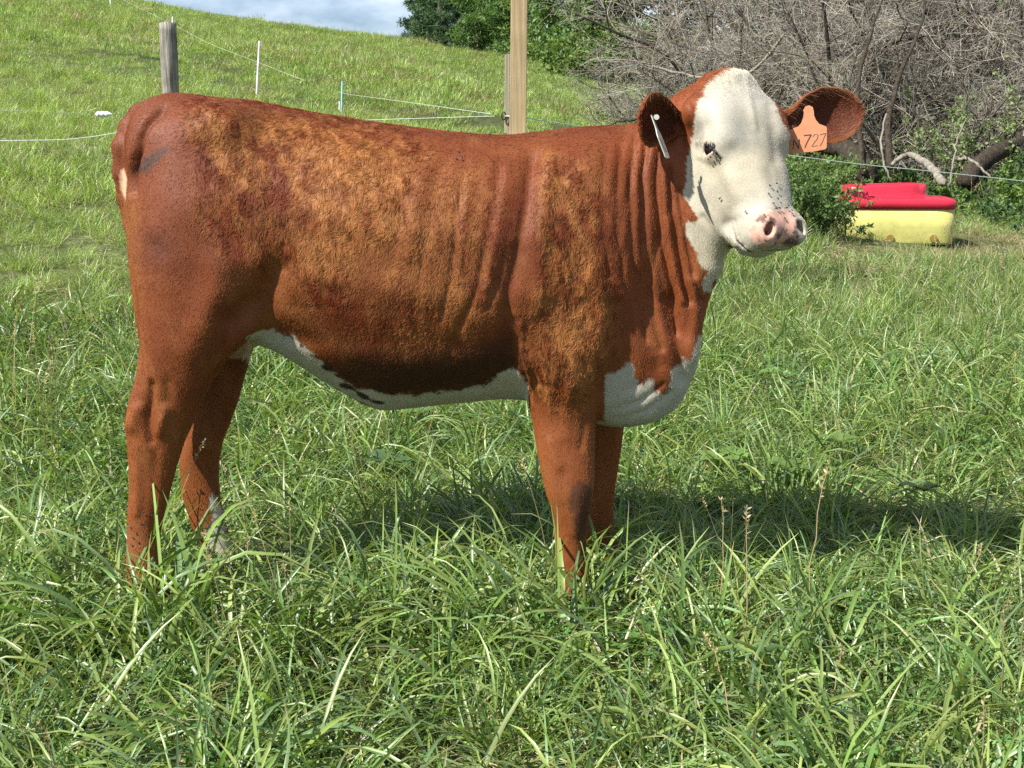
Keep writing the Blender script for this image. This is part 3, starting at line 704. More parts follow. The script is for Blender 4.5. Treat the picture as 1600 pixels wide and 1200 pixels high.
def coat(p, nrm_=None):
    u, v = proj(p); l, r, f = to_head(p)
    u0, v0 = u, v
    j = 4.5 * vnoise(p, 50, 61) + 4.0 * vnoise(p, 170, 62); u = u + j; v = v + 4.5 * vnoise(p, 80, 63) + 3.5 * vnoise(p, 200, 64)
    hd = (f > -.205) & (np.abs(r) < .135) & (l > -.05) & (l < .54) & (p[:, 0] > .38)
    n1 = fbm(p, 5, 71, 3); n2 = fbm(p, 28, 72, 3)
    st = np.stack([p[:, 0] + .25 * p[:, 2], p[:, 1], p[:, 2] * .4], -1); n3 = fbm(st, 45, 73, 3)
    cm = curl_mask(u, v, p)
    c = RED + (ORANGE - RED) * np.clip(.35 + .8 * n1 + .4 * n2, 0, 1)[:, None]
    tanw = np.clip(cm * (.42 + 1.2 * n3 + .8 * n1 + .35 * n2), 0, .92); c = c + (TAN - c) * tanw[:, None]
    # orange legs, deeper red neck and rump
    leg = sstep(560, 700, v) * (1 - hd); c = c + (ORANGE * 1.12 - c) * (leg * .7)[:, None]
    topl = sstep(26, 4, v - np.interp(u, [200, 263, 400, 640, 800, 900, 1000], [180, 144, 157, 198, 210, 198, 193])) * (u < 1000); c = c + (RED * .8 - c) * (topl * .6)[:, None]
    low = sstep(800, 880, v) * (u < 300); c = c + (np.array([.36, .15, .05]) - c) * (low * .6)[:, None]
    neck = sstep(930, 990, u) * (v < 600); c = c + (np.array([.245, .065, .018]) * (1 + .25 * n2)[:, None] - c) * (neck * .8)[:, None]
    rump = sstep(330, 270, u) * sstep(480, 420, v); c = c + (np.array([.225, .066, .024]) - c) * (rump * .55)[:, None]
    butt = sstep(228, 205, u) * sstep(280, 330, v) * sstep(620, 480, v); c = c + (np.array([.36, .135, .038]) - c) * (butt * .6)[:, None]
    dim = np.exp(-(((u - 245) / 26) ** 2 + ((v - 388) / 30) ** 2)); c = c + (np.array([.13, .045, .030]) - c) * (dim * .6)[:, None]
    gold = sstep(.05, .5, fbm(p, 11, 77, 3)) * sstep(300, 340, u) * (1 - neck) * (v < 560); c = c + (TAN * .8 - c) * (gold * .25)[:, None]
    thg = sstep(.0, .5, fbm(st, 22, 78, 3)) * (v > 380) * (v < 900); c = c + (np.array([.33, .125, .034]) - c) * (thg * .4)[:, None]
    # painted shade: lower belly, right of front knee; dark rump patch, soiled spots
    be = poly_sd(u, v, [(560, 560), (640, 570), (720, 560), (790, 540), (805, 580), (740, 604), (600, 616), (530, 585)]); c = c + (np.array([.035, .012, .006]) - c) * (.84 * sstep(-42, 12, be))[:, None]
    dp = poly_sd(u + 4 * n2 * 3, v, [(212, 262), (225, 248), (255, 232), (262, 236), (245, 250), (222, 268)]); c = c + (np.array([.05, .045, .04]) - c) * (.75 * sstep(-8, 5, dp))[:, None]
    kn = poly_sd(u, v, [(893, 760), (912, 752), (924, 765), (922, 800), (912, 840), (914, 870), (905, 880), (898, 820), (890, 790)]) ; c = c + (np.array([.045, .022, .014]) - c) * (.75 * sstep(-7, 5, kn) * (p[:, 1] < 3.3))[:, None]
    hairl = .0075 + .005 * cm + .001 * n1
    # white parts
    wh = np.maximum.reduce([sstep(-1.5, 1.5, poly_sd(u, v, BELLY)), sstep(-1.5, 1.5, poly_sd(u, v, BRISK)) * (u0 > 930), sstep(-1.5, 1.5, poly_sd(u, v, SOCK)) * (p[:, 1] > 3.3), sstep(-1.5, 1.5, poly_sd(u, v, ARMPIT))])
    nearleg = ((p[:, 1] < 3.25) & (u0 < 945) & (u0 > 800) & (v0 > 555) & (p[:, 1] < 3.22) & ((u0 > 826) | (v0 > 640))) | ((v0 > 645) & (u0 > 700) & (u0 < 930)) | ((v0 > 662) & (u0 > 700) & (u0 < 990) & (p[:, 1] > 3.36)) | ((v0 > 668) & (u0 > 700) & (u0 < 1000))
    wh = wh * (1 - nearleg)
    wf = sstep(-1.5, 1.5, poly_sd(u, v, FACE)) * hd
    thr = sstep(-1.5, 1.5, poly_sd(u, v, [(1094, 447), (1104, 432), (1098, 415), (1085, 392), (1066, 352), (1100, 340), (1150, 400), (1135, 418), (1122, 436), (1112, 455), (1099, 458)]))
    wh = np.maximum(wh, np.maximum(wf, thr * (u0 > 1060)))
    spots = sstep(.30, .42, vnoise(p * [1, 1, 1.8], 24, 81)) * sstep(-3, 3, 14 - np.abs(poly_sd(u, v, BELLY) - 8)) * (u0 < 600) * (u0 > 470)
    wcol = WHITE * np.where(v0 > 700, 1.15, 1.)[:, None] * (1 + .10 * fbm(p, 40, 82, 2))[:, None] * np.array([1, 1, 1]) + np.array([.02, -.01, -.06]) * np.clip(fbm(p, 9, 83, 2) + .3, 0, 1)[:, None]
    wh = wh * (1 - .9 * spots)
    c = c + (wcol - c) * wh[:, None]
    dark_spot = .85 * spots; c = c + (np.array([.03, .02, .018]) - c) * dark_spot[:, None]
    hairl = np.where(wh > .5, .0065, hairl)
    hairl = np.where(hd, .0045 + .008 * sstep(.12, -.02, l), hairl)
    # bare skin: muzzle, eyelids, under the tail
    mz = poly_sd(u, v, [(1176, 340), (1190, 330), (1208, 327), (1230, 326), (1246, 335), (1250, 350), (1250, 375), (1240, 386), (1190, 386), (1172, 372)])
    m = sstep(-6, 5, mz + 3 * fbm(p, 90, 93, 2)) * hd
    blot = sstep(-.02, .28, fbm(p, 48, 91, 4) + .34 * sstep(345, 378, v) + .22 * sstep(1200, 1240, u) - .24)
    mc = PINK * (1 + .18 * fbm(p, 120, 92, 2))[:, None]; mc = mc + (np.array([.055, .038, .035]) - mc) * (blot * .85)[:, None]
    c = c + (mc - c) * m[:, None]
    skin = m.copy()
    for sg in (-1, 1):
        de = np.sqrt(((l - EYE_L) * (1 if sg < 0 else .75)) ** 2 + (r - sg * (EY[sg][0] + .008)) ** 2 + (f - EY[sg][1]) ** 2)
        a = sstep(.030, .020, de) * hd; pc = np.array([.50, .30, .23]) if sg < 0 else np.array([.10, .04, .025])
        c = c + (pc - c) * (a * .75)[:, None]; skin = np.maximum(skin, a * .9)
        a2 = sstep(.017, .012, de) * hd; c = c + (np.array([.06, .035, .03]) - c) * (a2 * .0)[:, None]
        # inside of the nostril
    tear = sstep(4.0, 1.6, line_d(u0, v0, [(1106, 227), (1114, 233), (1121, 242), (1126, 247)])) * hd; c = c + (np.array([.035, .018, .014]) - c) * (.9 * tear)[:, None]
    mouth = sstep(.007, .003, np.abs(f + .088 + .012 * sstep(0, .06, np.abs(r)) - (l - .47) * .35)) * hd * (l > .41) * sstep(.40, .44, l)
    c = c * (1 - .85 * mouth)[:, None]; skin = np.maximum(skin, mouth)
    vul = sstep(-2, 3, poly_sd(u0, v0, [(187, 268), (195, 262), (199, 280), (197, 315), (190, 300), (186, 285)])); c = c + (np.array([.50, .30, .19]) - c) * vul[:, None]; skin = np.maximum(skin, vul)
    ud = sstep(-3, 3, poly_sd(u0, v0, [(345, 530), (395, 528), (400, 560), (345, 560)])) * (p[:, 1] > 3.18); c = c + (np.array([.42, .25, .18]) - c) * (ud * .8)[:, None]; skin = np.maximum(skin, ud)
    hoof = (p[:, 2] < .045); c = np.where(hoof[:, None], np.array([.05, .038, .03]), c); skin = np.maximum(skin, hoof)
    return np.clip(c, .004, 1), hairl, skin, cm, wh, hd
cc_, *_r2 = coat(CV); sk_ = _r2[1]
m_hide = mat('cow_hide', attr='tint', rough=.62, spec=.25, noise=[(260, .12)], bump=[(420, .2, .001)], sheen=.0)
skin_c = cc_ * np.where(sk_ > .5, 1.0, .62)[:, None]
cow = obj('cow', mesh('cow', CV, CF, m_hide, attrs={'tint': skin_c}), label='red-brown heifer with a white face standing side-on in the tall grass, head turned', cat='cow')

# ---- hair
def flow(p, n, l, hd, v, u):
    d = np.stack([-.75 + 0 * l, 0 * l, -.75 + 0 * l], -1)
    d[v < 240] = [-1, 0, -.25]
    nk = sstep(930, 1000, u)[:, None]; d = d * (1 - nk) + np.array([-.35, 0, -1.]) * nk
    lg = sstep(520, 620, v)[:, None]; d = d * (1 - lg) + np.array([-.15, 0, -1.]) * lg
    q_l, q_r, _ = to_head(p); fl = np.where(q_l < .16, -1.0, 1.0)
    up = np.where((q_l < .16)[:, None], -HL[None] + .9 * np.sign(q_r)[:, None] * HR[None] * sstep(0, .05, np.abs(q_r))[:, None], HL[None] * -.7 + .7 * np.sign(q_r)[:, None] * HR[None])
    d = np.where(hd[:, None], up, d)
    return nrm(d - np.sum(d * n, -1, keepdims=True) * n)
def grow_hair(V, F, N, count, seed, K=4, dens=None, lenmul=1., name='coat', colfn=None, flowfn=None, rad=.00028):
    r = np.random.default_rng(seed)
    A = .5 * np.linalg.norm(np.cross(V[F[:, 2]] - V[F[:, 0]], V[F[:, 3]] - V[F[:, 1]]), axis=-1)
    if dens is not None: A = A * dens
    k = r.choice(len(F), count, p=A / A.sum())
    a, b = r.random(count)[:, None], r.random(count)[:, None]
    def bi(Q): return (Q[F[k, 0]] * (1 - a) + Q[F[k, 1]] * a) * (1 - b) + (Q[F[k, 3]] * (1 - a) + Q[F[k, 2]] * a) * b
    p, n = bi(V), nrm(bi(N))
    c, hl, sk, cm, wh, hd = colfn(p)
    ok = sk < .45; p, n, c, hl, cm, wh, hd = [q[ok] for q in (p, n, c, hl, cm, wh, hd)]; m = len(p)
    u, v = proj(p); fl = flowfn(p, n, hl, hd, v, u)
    bt = np.cross(n, fl)
    st = np.stack([p[:, 0] + .25 * p[:, 2], p[:, 1], p[:, 2] * .6], -1)
    # coherent curl fields make locks
    ca = 1.2 * vnoise(st, 80, 101) + 1.5 * vnoise(st, 210, 102); cb = 1.4 * vnoise(st, 80, 103)
    amp = (.18 + 1.05 * cm)[:, None]
    dir0 = nrm(fl + bt * (ca[:, None] * amp) + r.normal(0, .13, (m, 3)))
    lift = np.clip(.20 + .22 * cm + .22 * cm * cb + r.normal(0, .05, m), .05, 1)[:, None]
    Ln = (hl * lenmul * r.uniform(.7, 1.25, m))[:, None]
    t = np.linspace(0, 1, K)
    pts = [p - n * .0006]
    turn = (cm * (1.2 * vnoise(st, 95, 105) + .5))[:, None]
    for i in range(1, K):
        ti = t[i]; d = nrm(dir0 + bt * turn * ti + n * (lift * (1.15 - 1.2 * ti)) )
        pts.append(pts[-1] + d * Ln / (K - 1))
    pts = np.stack(pts, 1)
    lk_ = .20 * vnoise(st, 60, 107) * (.4 + cm) + .22 * vnoise(st, 150, 108) + .16 * vnoise(st, 330, 109)
    col = c * np.exp(r.normal(0, .20, (m, 1))) * (1 + lk_ * np.where(wh > .5, .45, 1))[:, None]
    cu = bpy.data.hair_curves.new(name); cu.add_curves([K] * m)
    cu.attributes['position'].data.foreach_set('vector', pts.astype(np.float32).ravel())
    ra = cu.attributes.get('radius') or cu.attributes.new('radius', 'FLOAT', 'POINT')
    ra.data.foreach_set('value', (np.interp(t, [0, .5, 1], [1, .85, .2])[None] * rad * np.where(hd | (wh > .5), .62, 1.)[:, None]).astype(np.float32).ravel())
    at = cu.attributes.new('tint', 'FLOAT_COLOR', 'POINT')
    cl = np.repeat(np.concatenate([col, np.ones((m, 1))], 1)[:, None], K, 1).astype(np.float32)
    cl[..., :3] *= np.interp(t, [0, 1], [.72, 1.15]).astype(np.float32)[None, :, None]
    at.data.foreach_set('color', cl.ravel())
    return cu
m_eye = mat('eye_wet_dark', (.006, .004, .004), .04, spec=.9)
m_lid = mat('eyelid_skin', (.36, .20, .15), .5, noise=[(200, .2)])
for sg in (-1, 1):
    c0 = from_head(EYE_L, sg * (EY[sg][0] - .0125), EY[sg][1] - .001)
    th, ph = np.meshgrid(np.linspace(0, math.pi, 17), np.linspace(0, 2 * math.pi, 25)[:-1], indexing='ij')
    Ve = np.stack([np.sin(th) * np.cos(ph), np.sin(th) * np.sin(ph), np.cos(th)], -1).reshape(-1, 3) * .0240 + c0
    ii = np.arange(17 * 24).reshape(17, 24)
    Fe = np.stack([ii[:-1], np.roll(ii[:-1], -1, 1), np.roll(ii[1:], -1, 1), ii[1:]], -1).reshape(-1, 4)
    obj('eye', mesh('eye', Ve, Fe[:, ::-1], m_eye), cow)
m_hair = mat('cow_hair', attr='tint', rough=.50, spec=.22)
near_w = 1.0 + 1.3 * (CN[CF[:, 0], 1] < .25) + 2.6 * (head_w[CF[:, 0]] > .5)
if NHAIR:
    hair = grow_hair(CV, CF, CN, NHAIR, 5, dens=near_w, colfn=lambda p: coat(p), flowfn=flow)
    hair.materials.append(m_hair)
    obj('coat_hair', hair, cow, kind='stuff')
# ------------------------------------------------------------------ ears
def make_ear(B0, T, N, half, cupf, seed):
    A = T - B0; Ln = np.linalg.norm(A); A = A / Ln; N = nrm(N - (N @ A) * A); W = np.cross(N, A)
    S, Q = 34, 25
    s = np.linspace(0, 1, S)
    wdt = np.interp(s, [0, .08, .2, .4, .6, .78, .9, .96, 1], [.24, .27, .40, .80, 1.0, .92, .66, .42, .06]) * half
    wdt = blur(wdt[None], 1, 1)[0]
    phi = np.radians(np.interp(s, [0, .12, .3, .6, .85, 1], [150, 130, 95, 62, 48, 40])) * cupf
    rho = wdt / np.where(phi > math.pi / 2, 1, np.sin(phi))
    t = np.linspace(-1, 1, Q)
    ph = phi[:, None] * t[None]
    cen = B0 + A * (s * Ln)[:, None] - N * (.022 * np.sin(s * math.pi) * 1)[:, None] + W * (-.012 * s ** 2)[:, None]
    inn = cen[:, None] + W * (rho[:, None] * np.sin(ph))[..., None] - N * (rho[:, None] * (np.cos(ph) - np.cos(phi)[:, None]))[..., None]
    off = nrm(W * np.sin(ph)[..., None] - N * np.cos(ph)[..., None])
    th = .0035 + .010 * np.exp(-(s / .12) ** 2)
    edge = np.sqrt(np.clip(1 - t ** 8, .05, 1))
    outr = inn + off * th[:, None, None] * edge[None, :, None]
    inn = inn - off * .001
    V = np.concatenate([inn.reshape(-1, 3), outr.reshape(-1, 3)]); i = np.arange(S * Q).reshape(S, Q); j = i + S * Q
    F = [np.stack([i[:-1, :-1], i[:-1, 1:], i[1:, 1:], i[1:, :-1]], -1).reshape(-1, 4), np.stack([j[:-1, :-1], j[1:, :-1], j[1:, 1:], j[:-1, 1:]], -1).reshape(-1, 4)]
    F += [np.stack([i[:-1, 0], i[1:, 0], j[1:, 0], j[:-1, 0]], -1), np.stack([i[:-1, -1], j[:-1, -1], j[1:, -1], i[1:, -1]], -1), np.stack([i[-1, :-1], i[-1, 1:], j[-1, 1:], j[-1, :-1]], -1)]
    F = np.concatenate(F)
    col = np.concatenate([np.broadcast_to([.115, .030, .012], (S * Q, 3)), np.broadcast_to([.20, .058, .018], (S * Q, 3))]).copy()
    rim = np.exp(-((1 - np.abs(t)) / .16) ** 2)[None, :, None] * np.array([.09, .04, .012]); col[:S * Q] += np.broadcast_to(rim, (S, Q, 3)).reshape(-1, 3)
    return V, F, col, A, W, N, cen, inn
_h = hit(1226, 190)[0]; E1 = _h if _h is not None else P(1222, 190, 3.2)
E1 = P(1222, 192, 3.17)
T1 = P(1346, 166, 3.235)
ear_far = make_ear(E1, T1, np.array([.10, -.95, .12]), .070, 1.0, 1)
E2 = P(1084, 196, 3.17); T2 = P(1000, 190, 3.05)
ear_near = make_ear(E2, T2, np.array([.62, -.75, -.12]), .064, 1.0, 2)
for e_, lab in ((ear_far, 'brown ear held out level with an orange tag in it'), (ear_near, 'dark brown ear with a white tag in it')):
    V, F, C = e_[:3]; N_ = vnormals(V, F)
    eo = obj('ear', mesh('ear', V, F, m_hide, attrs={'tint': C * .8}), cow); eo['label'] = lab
    if NHAIR:
        A_, W_, Nn = e_[3:6]
        col0 = C
        from mathutils.kdtree import KDTree
        kd = KDTree(len(V)); [kd.insert(x_, i_) for i_, x_ in enumerate(V.tolist())]; kd.balance()
        def earcol(p, C=C, kd=kd):
            ix = np.array([kd.find(q)[1] for q in p.tolist()]); z = np.zeros(len(p))
            return C[ix] * 1.25, z + .008, z, z + .12, z, z > 1
        def earflow(p, n, l, hd, v, u, A_=A_, W_=W_): d = np.broadcast_to(A_ * .9, p.shape) + .2 * W_; return nrm(d - np.sum(d * n, -1, keepdims=True) * n)
        hc = grow_hair(V, F, N_, max(2000, NHAIR // 25), 9, colfn=earcol, flowfn=earflow, name='ear_hair', rad=.0003, lenmul=1.35); hc.materials.append(m_hair)
        obj('ear_hair', hc, eo, kind='stuff')

# ------------------------------------------------------------------ ear tags
def slab(name, pts2, to3, thick, m):
    """flat outline with thickness: pts2 (n,2) -> front by to3, back offset along its normal"""
    f = np.array([to3(a, b) for a, b in pts2]); n = nrm(np.cross(f[len(f) // 2] - f[0], f[2] - f[0])); n = n * (1 if n[1] > 0 else -1); bk = f + n * thick; k = len(f)
    me = bpy.data.meshes.new(name); me.from_pydata(np.concatenate([f, bk]).tolist(), [], [list(range(k)), list(range(2 * k - 1, k - 1, -1))] + [[i, k + i, k + (i + 1) % k, (i + 1) % k] for i in range(k)])
    me.materials.append(m); me.update(); return me, n
m_otag = mat('orange_tag_plastic', (.68, .29, .155), .45, noise=[(60, .08)], bump=[(90, .1, .002)])
m_wtag = mat('white_tag_plastic', (.45, .43, .37), .5, noise=[(50, .12)])
m_ink = mat('tag_ink', (.06, .055, .07), .6)
m_ink2 = mat('tag_ink_faded', (.30, .17, .13), .6)
YT = 3.13
def tagp(u, v): return P(u, v, YT - .0006 * (u - 1262) + .0004 * (v - 200))
ol = [(1255, 172), (1258, 167), (1264, 165), (1270, 168), (1271.5, 174), (1272, 181), (1275, 188), (1280, 194), (1285, 196), (1290.5, 198), (1292, 200), (1291.6, 230), (1290, 233), (1275, 236), (1236, 240.5), (1233, 239), (1232, 205), (1234, 203), (1247, 198), (1252, 192), (1255, 183), (1256, 176)]
me_, tn = slab('ear_tag', ol, tagp, .0018, m_otag)
otag = tag(bpy.data.objects.new('ear_tag', me_), 'orange plastic ear tag lettered N 727 hanging in the far ear', 'ear tag'); COL.objects.link(otag)
def strokes(lines, to3, nn, rad, m, parent, name='lettering'):
    Vs = []; Fs = []; n0 = 0
    for ln in lines:
        pp = np.array([to3(*q) for q in ln]) - nn * .0004
        v_, f_ = tubes(pp[None], np.full((1, len(pp)), rad), 5); Vs.append(v_); Fs.append(f_ + n0); n0 += len(v_)
    return obj(name, mesh(name, np.concatenate(Vs), np.concatenate(Fs), m), parent)
strokes([[(1239.5, 233), (1240, 225), (1240.5, 218)], [(1240.5, 218), (1244.5, 225), (1248, 232.5)], [(1248, 232.5), (1248.6, 224), (1249, 217)]], tagp, tn, .0011, m_ink, otag)
strokes([[(1256, 211.3), (1262, 210.6), (1267.5, 210)], [(1267.5, 210), (1263.5, 217), (1260, 224), (1257.3, 230.5)]], tagp, tn, .0010, m_ink, otag)
strokes([[(1270, 213), (1272.5, 209.5), (1276, 208.6), (1278.2, 211), (1277, 216), (1272, 222), (1268, 228.2)], [(1268, 228.2), (1272, 227.6), (1277, 226.8)],
         [(1280.5, 210), (1285, 208.6), (1290.3, 207.4)], [(1290.3, 207.4), (1287.5, 214), (1285, 221), (1281, 227.2)]], tagp, tn, .0008, m_ink2, otag)
# the white tag, seen almost edge-on
Yw = 3.035
def wtp(a, b):      # a across (m), b along 0..1 from button to tip
    c = P(1019 + 25 * b, 181 + 66 * b, Yw); return c + np.array([.26, .96, .0]) * a
wl = [(-.006, -.02), (.006, -.02), (.008, .12), (.012, .3), (.026, .42), (.030, .5), (.030, .96), (.026, 1.0), (-.026, 1.0), (-.030, .96), (-.030, .5), (-.026, .42), (-.012, .3), (-.008, .12)]
me_, wn = slab('ear_tag', wl, wtp, .002, m_wtag)
wtag = tag(bpy.data.objects.new('ear_tag', me_), 'white ear tag seen nearly edge-on in the dark near ear', 'ear tag'); COL.objects.link(wtag)
strokes([[(-.015, .55), (-.004, .62), (-.012, .70), (.0, .80), (.012, .86)]], wtp, wn, .0008, m_ink, wtag)
_th = np.linspace(0, 2 * math.pi, 13)[:-1]; bc = P(1026, 183, Yw - .004)
Vb = np.concatenate([[bc + np.array([math.cos(a) * .0062, q, math.sin(a) * .0062]) for a in _th] for q in (0, .006)]); Fb = [[i, (i + 1) % 12, 12 + (i + 1) % 12, 12 + i] for i in range(12)]
mb = bpy.data.meshes.new('button'); mb.from_pydata(Vb.tolist(), [], Fb + [list(range(11, -1, -1)), list(range(12, 24))]); mb.materials.append(m_wtag)
obj('button', mb, wtag)

# ---- white lashes over the near eye, long pale hair tufts inside the far ear's root
def strand_obj(name, roots, dirs, ln, col, rad, parent, droop=.3, K=5, seed=3):
    r = np.random.default_rng(seed); n = len(roots); d = nrm(dirs + r.normal(0, .16, (n, 3))); pts = [roots]; L_ = ln * r.uniform(.6, 1.2, n)[:, None] / (K - 1)
    for i in range(1, K): d = nrm(d + np.array([0, 0, -droop / K])); pts.append(pts[-1] + d * L_)
    V, F = tubes(np.stack(pts, 1), np.linspace(rad, rad * .3, K)[None].repeat(n, 0), 3)
    o = obj(name, mesh(name, V, F, m_hair, attrs={'tint': np.broadcast_to(col, (len(V), 3))}), parent, kind='stuff'); return o
rl = np.random.default_rng(12); rts = []; drs = []
for i in range(90):
    t = rl.random(); u_l = 1086 + 28 * t; v_l = 220.5 - 2 * math.sin(t * 3.14) + 6 * max(0, t - .6) + rl.normal(0, 1.0); p_, n_ = hit(u_l, v_l)
    if p_ is not None: rts.append(p_); drs.append(np.array([-.75 + .9 * t, -.75, -.55]))
if rts: strand_obj('eyelashes', np.array(rts), np.array(drs), .013, (.62, .58, .48), .00028, cow, .2)

re_ = np.random.default_rng(77)
for (V_, F_e, C_, A_, W_, N_e, cen_, inn_), eo_ in zip((ear_far, ear_near), [c for c in cow.children if c.name.startswith('ear') and 'hair' not in c.name and 'lash' not in c.name][:2]):
    k1 = re_.integers(4, 30, 240); k2 = np.where(re_.random(240) < .5, re_.integers(0, 4, 240), re_.integers(21, 25, 240))
    rt = inn_.reshape(34, 25, 3)[k1, k2]; dr = A_ * .8 + N_e * .55 + W_ * re_.normal(0, .3, (240, 1)) - W_ * np.where(k2 < 10, -1, 1)[:, None] * .5
    strand_obj('ear_fringe', rt, dr, .022, (.24, .12, .06), .0003, eo_, .3, seed=5)
# ------------------------------------------------------------------ posts, wires, tank
def ground_hit(u, v, y0=2.0, y1=60.0):
    ys = np.linspace(y0, y1, 1500); p = P(u, v, ys); k = np.nonzero(p[:, 2] < H(p[:, 0], p[:, 1]))[0]
    return p[k[0]] if len(k) else p[-1]
def bevel(o, w=.004, seg=2):
    m = o.modifiers.new('bevel', 'BEVEL'); m.width = w; m.segments = seg; m.limit_method = 'ANGLE'; return o
def box_mesh(name, lo, hi, m, jit=0, lean=(0, 0), cuts=1):
    zs = np.linspace(lo[2], hi[2], cuts + 1); V = []
    for i, z in enumerate(zs):
        t = (z - lo[2]); dx, dy = lean[0] * t, lean[1] * t
        for x, y in ((lo[0], lo[1]), (hi[0], lo[1]), (hi[0], hi[1]), (lo[0], hi[1])): V.append((x + dx + random.gauss(0, jit), y + dy + random.gauss(0, jit), z))
    F = [[4 * i + k, 4 * i + (k + 1) % 4, 4 * i + 4 + (k + 1) % 4, 4 * i + 4 + k] for i in range(cuts) for k in range(4)] + [[3, 2, 1, 0], [4 * cuts + k for k in range(4)]]
    me = bpy.data.meshes.new(name); me.from_pydata(V, [], F); me.materials.append(m); return me
m_wpost = mat('weathered_grey_wood', (.19, .175, .145), .9, noise=[((70, 70, 5), .45), (9, .25)], bump=[((90, 90, 4), .9, .012)], spec=.15)
m_lumber = mat('tan_treated_lumber', (.33, .245, .135), .8, noise=[((60, 60, 2.2), .28), (5, .18)], bump=[((120, 120, 4), .35, .004)], spec=.2)
m_board = mat('pale_grey_board', (.30, .27, .20), .85, noise=[((60, 60, 3), .3)], bump=[((100, 100, 4), .4, .004)], spec=.2)
m_plast = mat('white_post_plastic', (.70, .72, .70), .4, noise=[(8, .1)])
m_blue = mat('pale_blue_post_plastic', (.30, .50, .52), .4)
m_wire = mat('white_polywire', (.45, .52, .45), .5, noise=[(200, .3)])
m_black = mat('black_plastic', (.02, .02, .02), .4)
m_steel = mat('dull_wire', (.25, .27, .24), .5)

# round weathered post
c = P(262, 36, 9.6); bx, by = c[0], c[1]; zb = float(H(bx, by)) - .1
r0 = .060; K = 26; S = 20; zs = np.linspace(zb, c[2], K); th = np.arange(S) / S * 2 * math.pi
rr = np.random.default_rng(3); grooves = np.interp(np.arange(S), np.arange(S), rr.normal(0, .0022, S))
Vp = np.array([[bx + (z - c[2]) * .018 + math.cos(a) * (r0 + grooves[j] + .0015 * math.sin(z * 9 + j)), by + math.sin(a) * (r0 + grooves[j]), z + (0.006 * math.sin(3 * a) if z == zs[-1] else 0)] for z in zs for j, a in enumerate(th)])
ii = np.arange(K * S).reshape(K, S); Fp = np.stack([ii[:-1], np.roll(ii[:-1], -1, 1), np.roll(ii[1:], -1, 1), ii[1:]], -1).reshape(-1, 4)
Vp = np.concatenate([Vp, [[bx, by, c[2] + .004]]]); F3 = [[ii[-1, j], ii[-1, (j + 1) % S], K * S] for j in range(S)]
obj('wooden_post', mesh('wooden_post', Vp, Fp, m_wpost, F3=F3, smooth=True), label='round weathered grey wooden fence post rising behind the rump', cat='fence post')
# square post and thin board beside it
pb = P(803, 210, 7.0); s_ = .088; x0 = P(792.5, 210, 7.0)[0]
zb = float(H(x0, 7.0)) - .2
bevel(obj('square_post', box_mesh('square_post', (x0, 7.0, zb), (x0 + s_, 7.0 + s_, 3.1), m_lumber, .0008, (.0105, 0), 12), label='tall square tan lumber post standing behind the back of the heifer', cat='fence post'), .004)
for _o in (COL.objects['square_post'],): _o.rotation_euler = (0, 0, 0)
xb = P(785.5, 210, 7.12)[0]; zt = P(788, 85, 7.12)[2]
bevel(obj('board_stake', box_mesh('board_stake', (xb, 7.12, zb), (xb + .026, 7.15, zt), m_board, .0006, (.008, 0), 6), label='short pale board stake tucked against the left of the tall square post', cat='stake'), .002)
bc_ = P(787, 181, 7.10)
def tube_obj(name, pts, rad, m, sides=6, **kw):
    pts = np.array(pts, float); v, f = tubes(pts[None], np.full((1, len(pts)), rad) if np.isscalar(rad) else np.array(rad)[None], sides)
    return obj(name, mesh(name, v, f, m), **kw)
a_ = np.linspace(0, 2 * math.pi, 14)
tube_obj('wire_clip', np.stack([bc_[0] + .010 * np.cos(a_), np.full(14, 7.105), bc_[2] + .022 * np.sin(a_)], -1), .004, m_black, label='black clip holding the white wire on the board stake', cat='clip')
def wire(pix, rad, m, label, sag=0.0, cat='wire'):
    pts = []
    for (a, b) in zip(pix[:-1], pix[1:]):
        pa, pb_ = P(*a), P(*b); n_ = 10
        for i in range(n_):
            t = i / n_; q = pa * (1 - t) + pb_ * t; pts.append(q)
    pts.append(P(*pix[-1])); pts = np.array(pts)
    pts = np.stack([blur(pts[:, k][None], 6, 1)[0] for k in range(3)], -1)
    return tube_obj('fence_wire', pts, rad, m, 5, label=label, cat=cat, group='electric fence wires')
wire([(-200, 224, 7.3), (0, 220, 7.2), (100, 218.5, 7.2), (150, 213, 7.2), (195, 205, 7.2), (262, 197, 7.2), (500, 190, 7.1), (640, 185.5, 7.1), (787, 181, 7.09)], .0020, m_wire, 'white wire leaving the left frame edge and passing behind the rump to the square post')
wire([(787, 181, 7.09), (815, 183, 7.0), (890, 195, 7.6), (1000, 212, 8.0), (1236, 243, 8.6), (1345, 257, 8.9), (1460, 268, 9.2), (1600, 283, 9.5), (1900, 318, 10)], .0028, m_wire, 'white wire running right from the square post and above the water tank')
_gh = [ground_hit(401, 150), ground_hit(533, 190), ground_hit(172, 14)]
wire([(172, -10, 30), (268, 37, 22), (330, 70, 18), (403, 97, float(_gh[0][1])), (470, 124, 13), (534, 146, float(_gh[1][1])), (640, 160, 9.5), (787, 181, 7.14)], .0016, m_wire, 'white wire coming down the hill from post to post to the square post')
wire([(-200, 165, 8.3), (0, 172, 8.2), (162, 178, 8.2), (262, 181, 9.5)], .0012, m_steel, 'thin dull wire carrying the white insulator left of the tail')
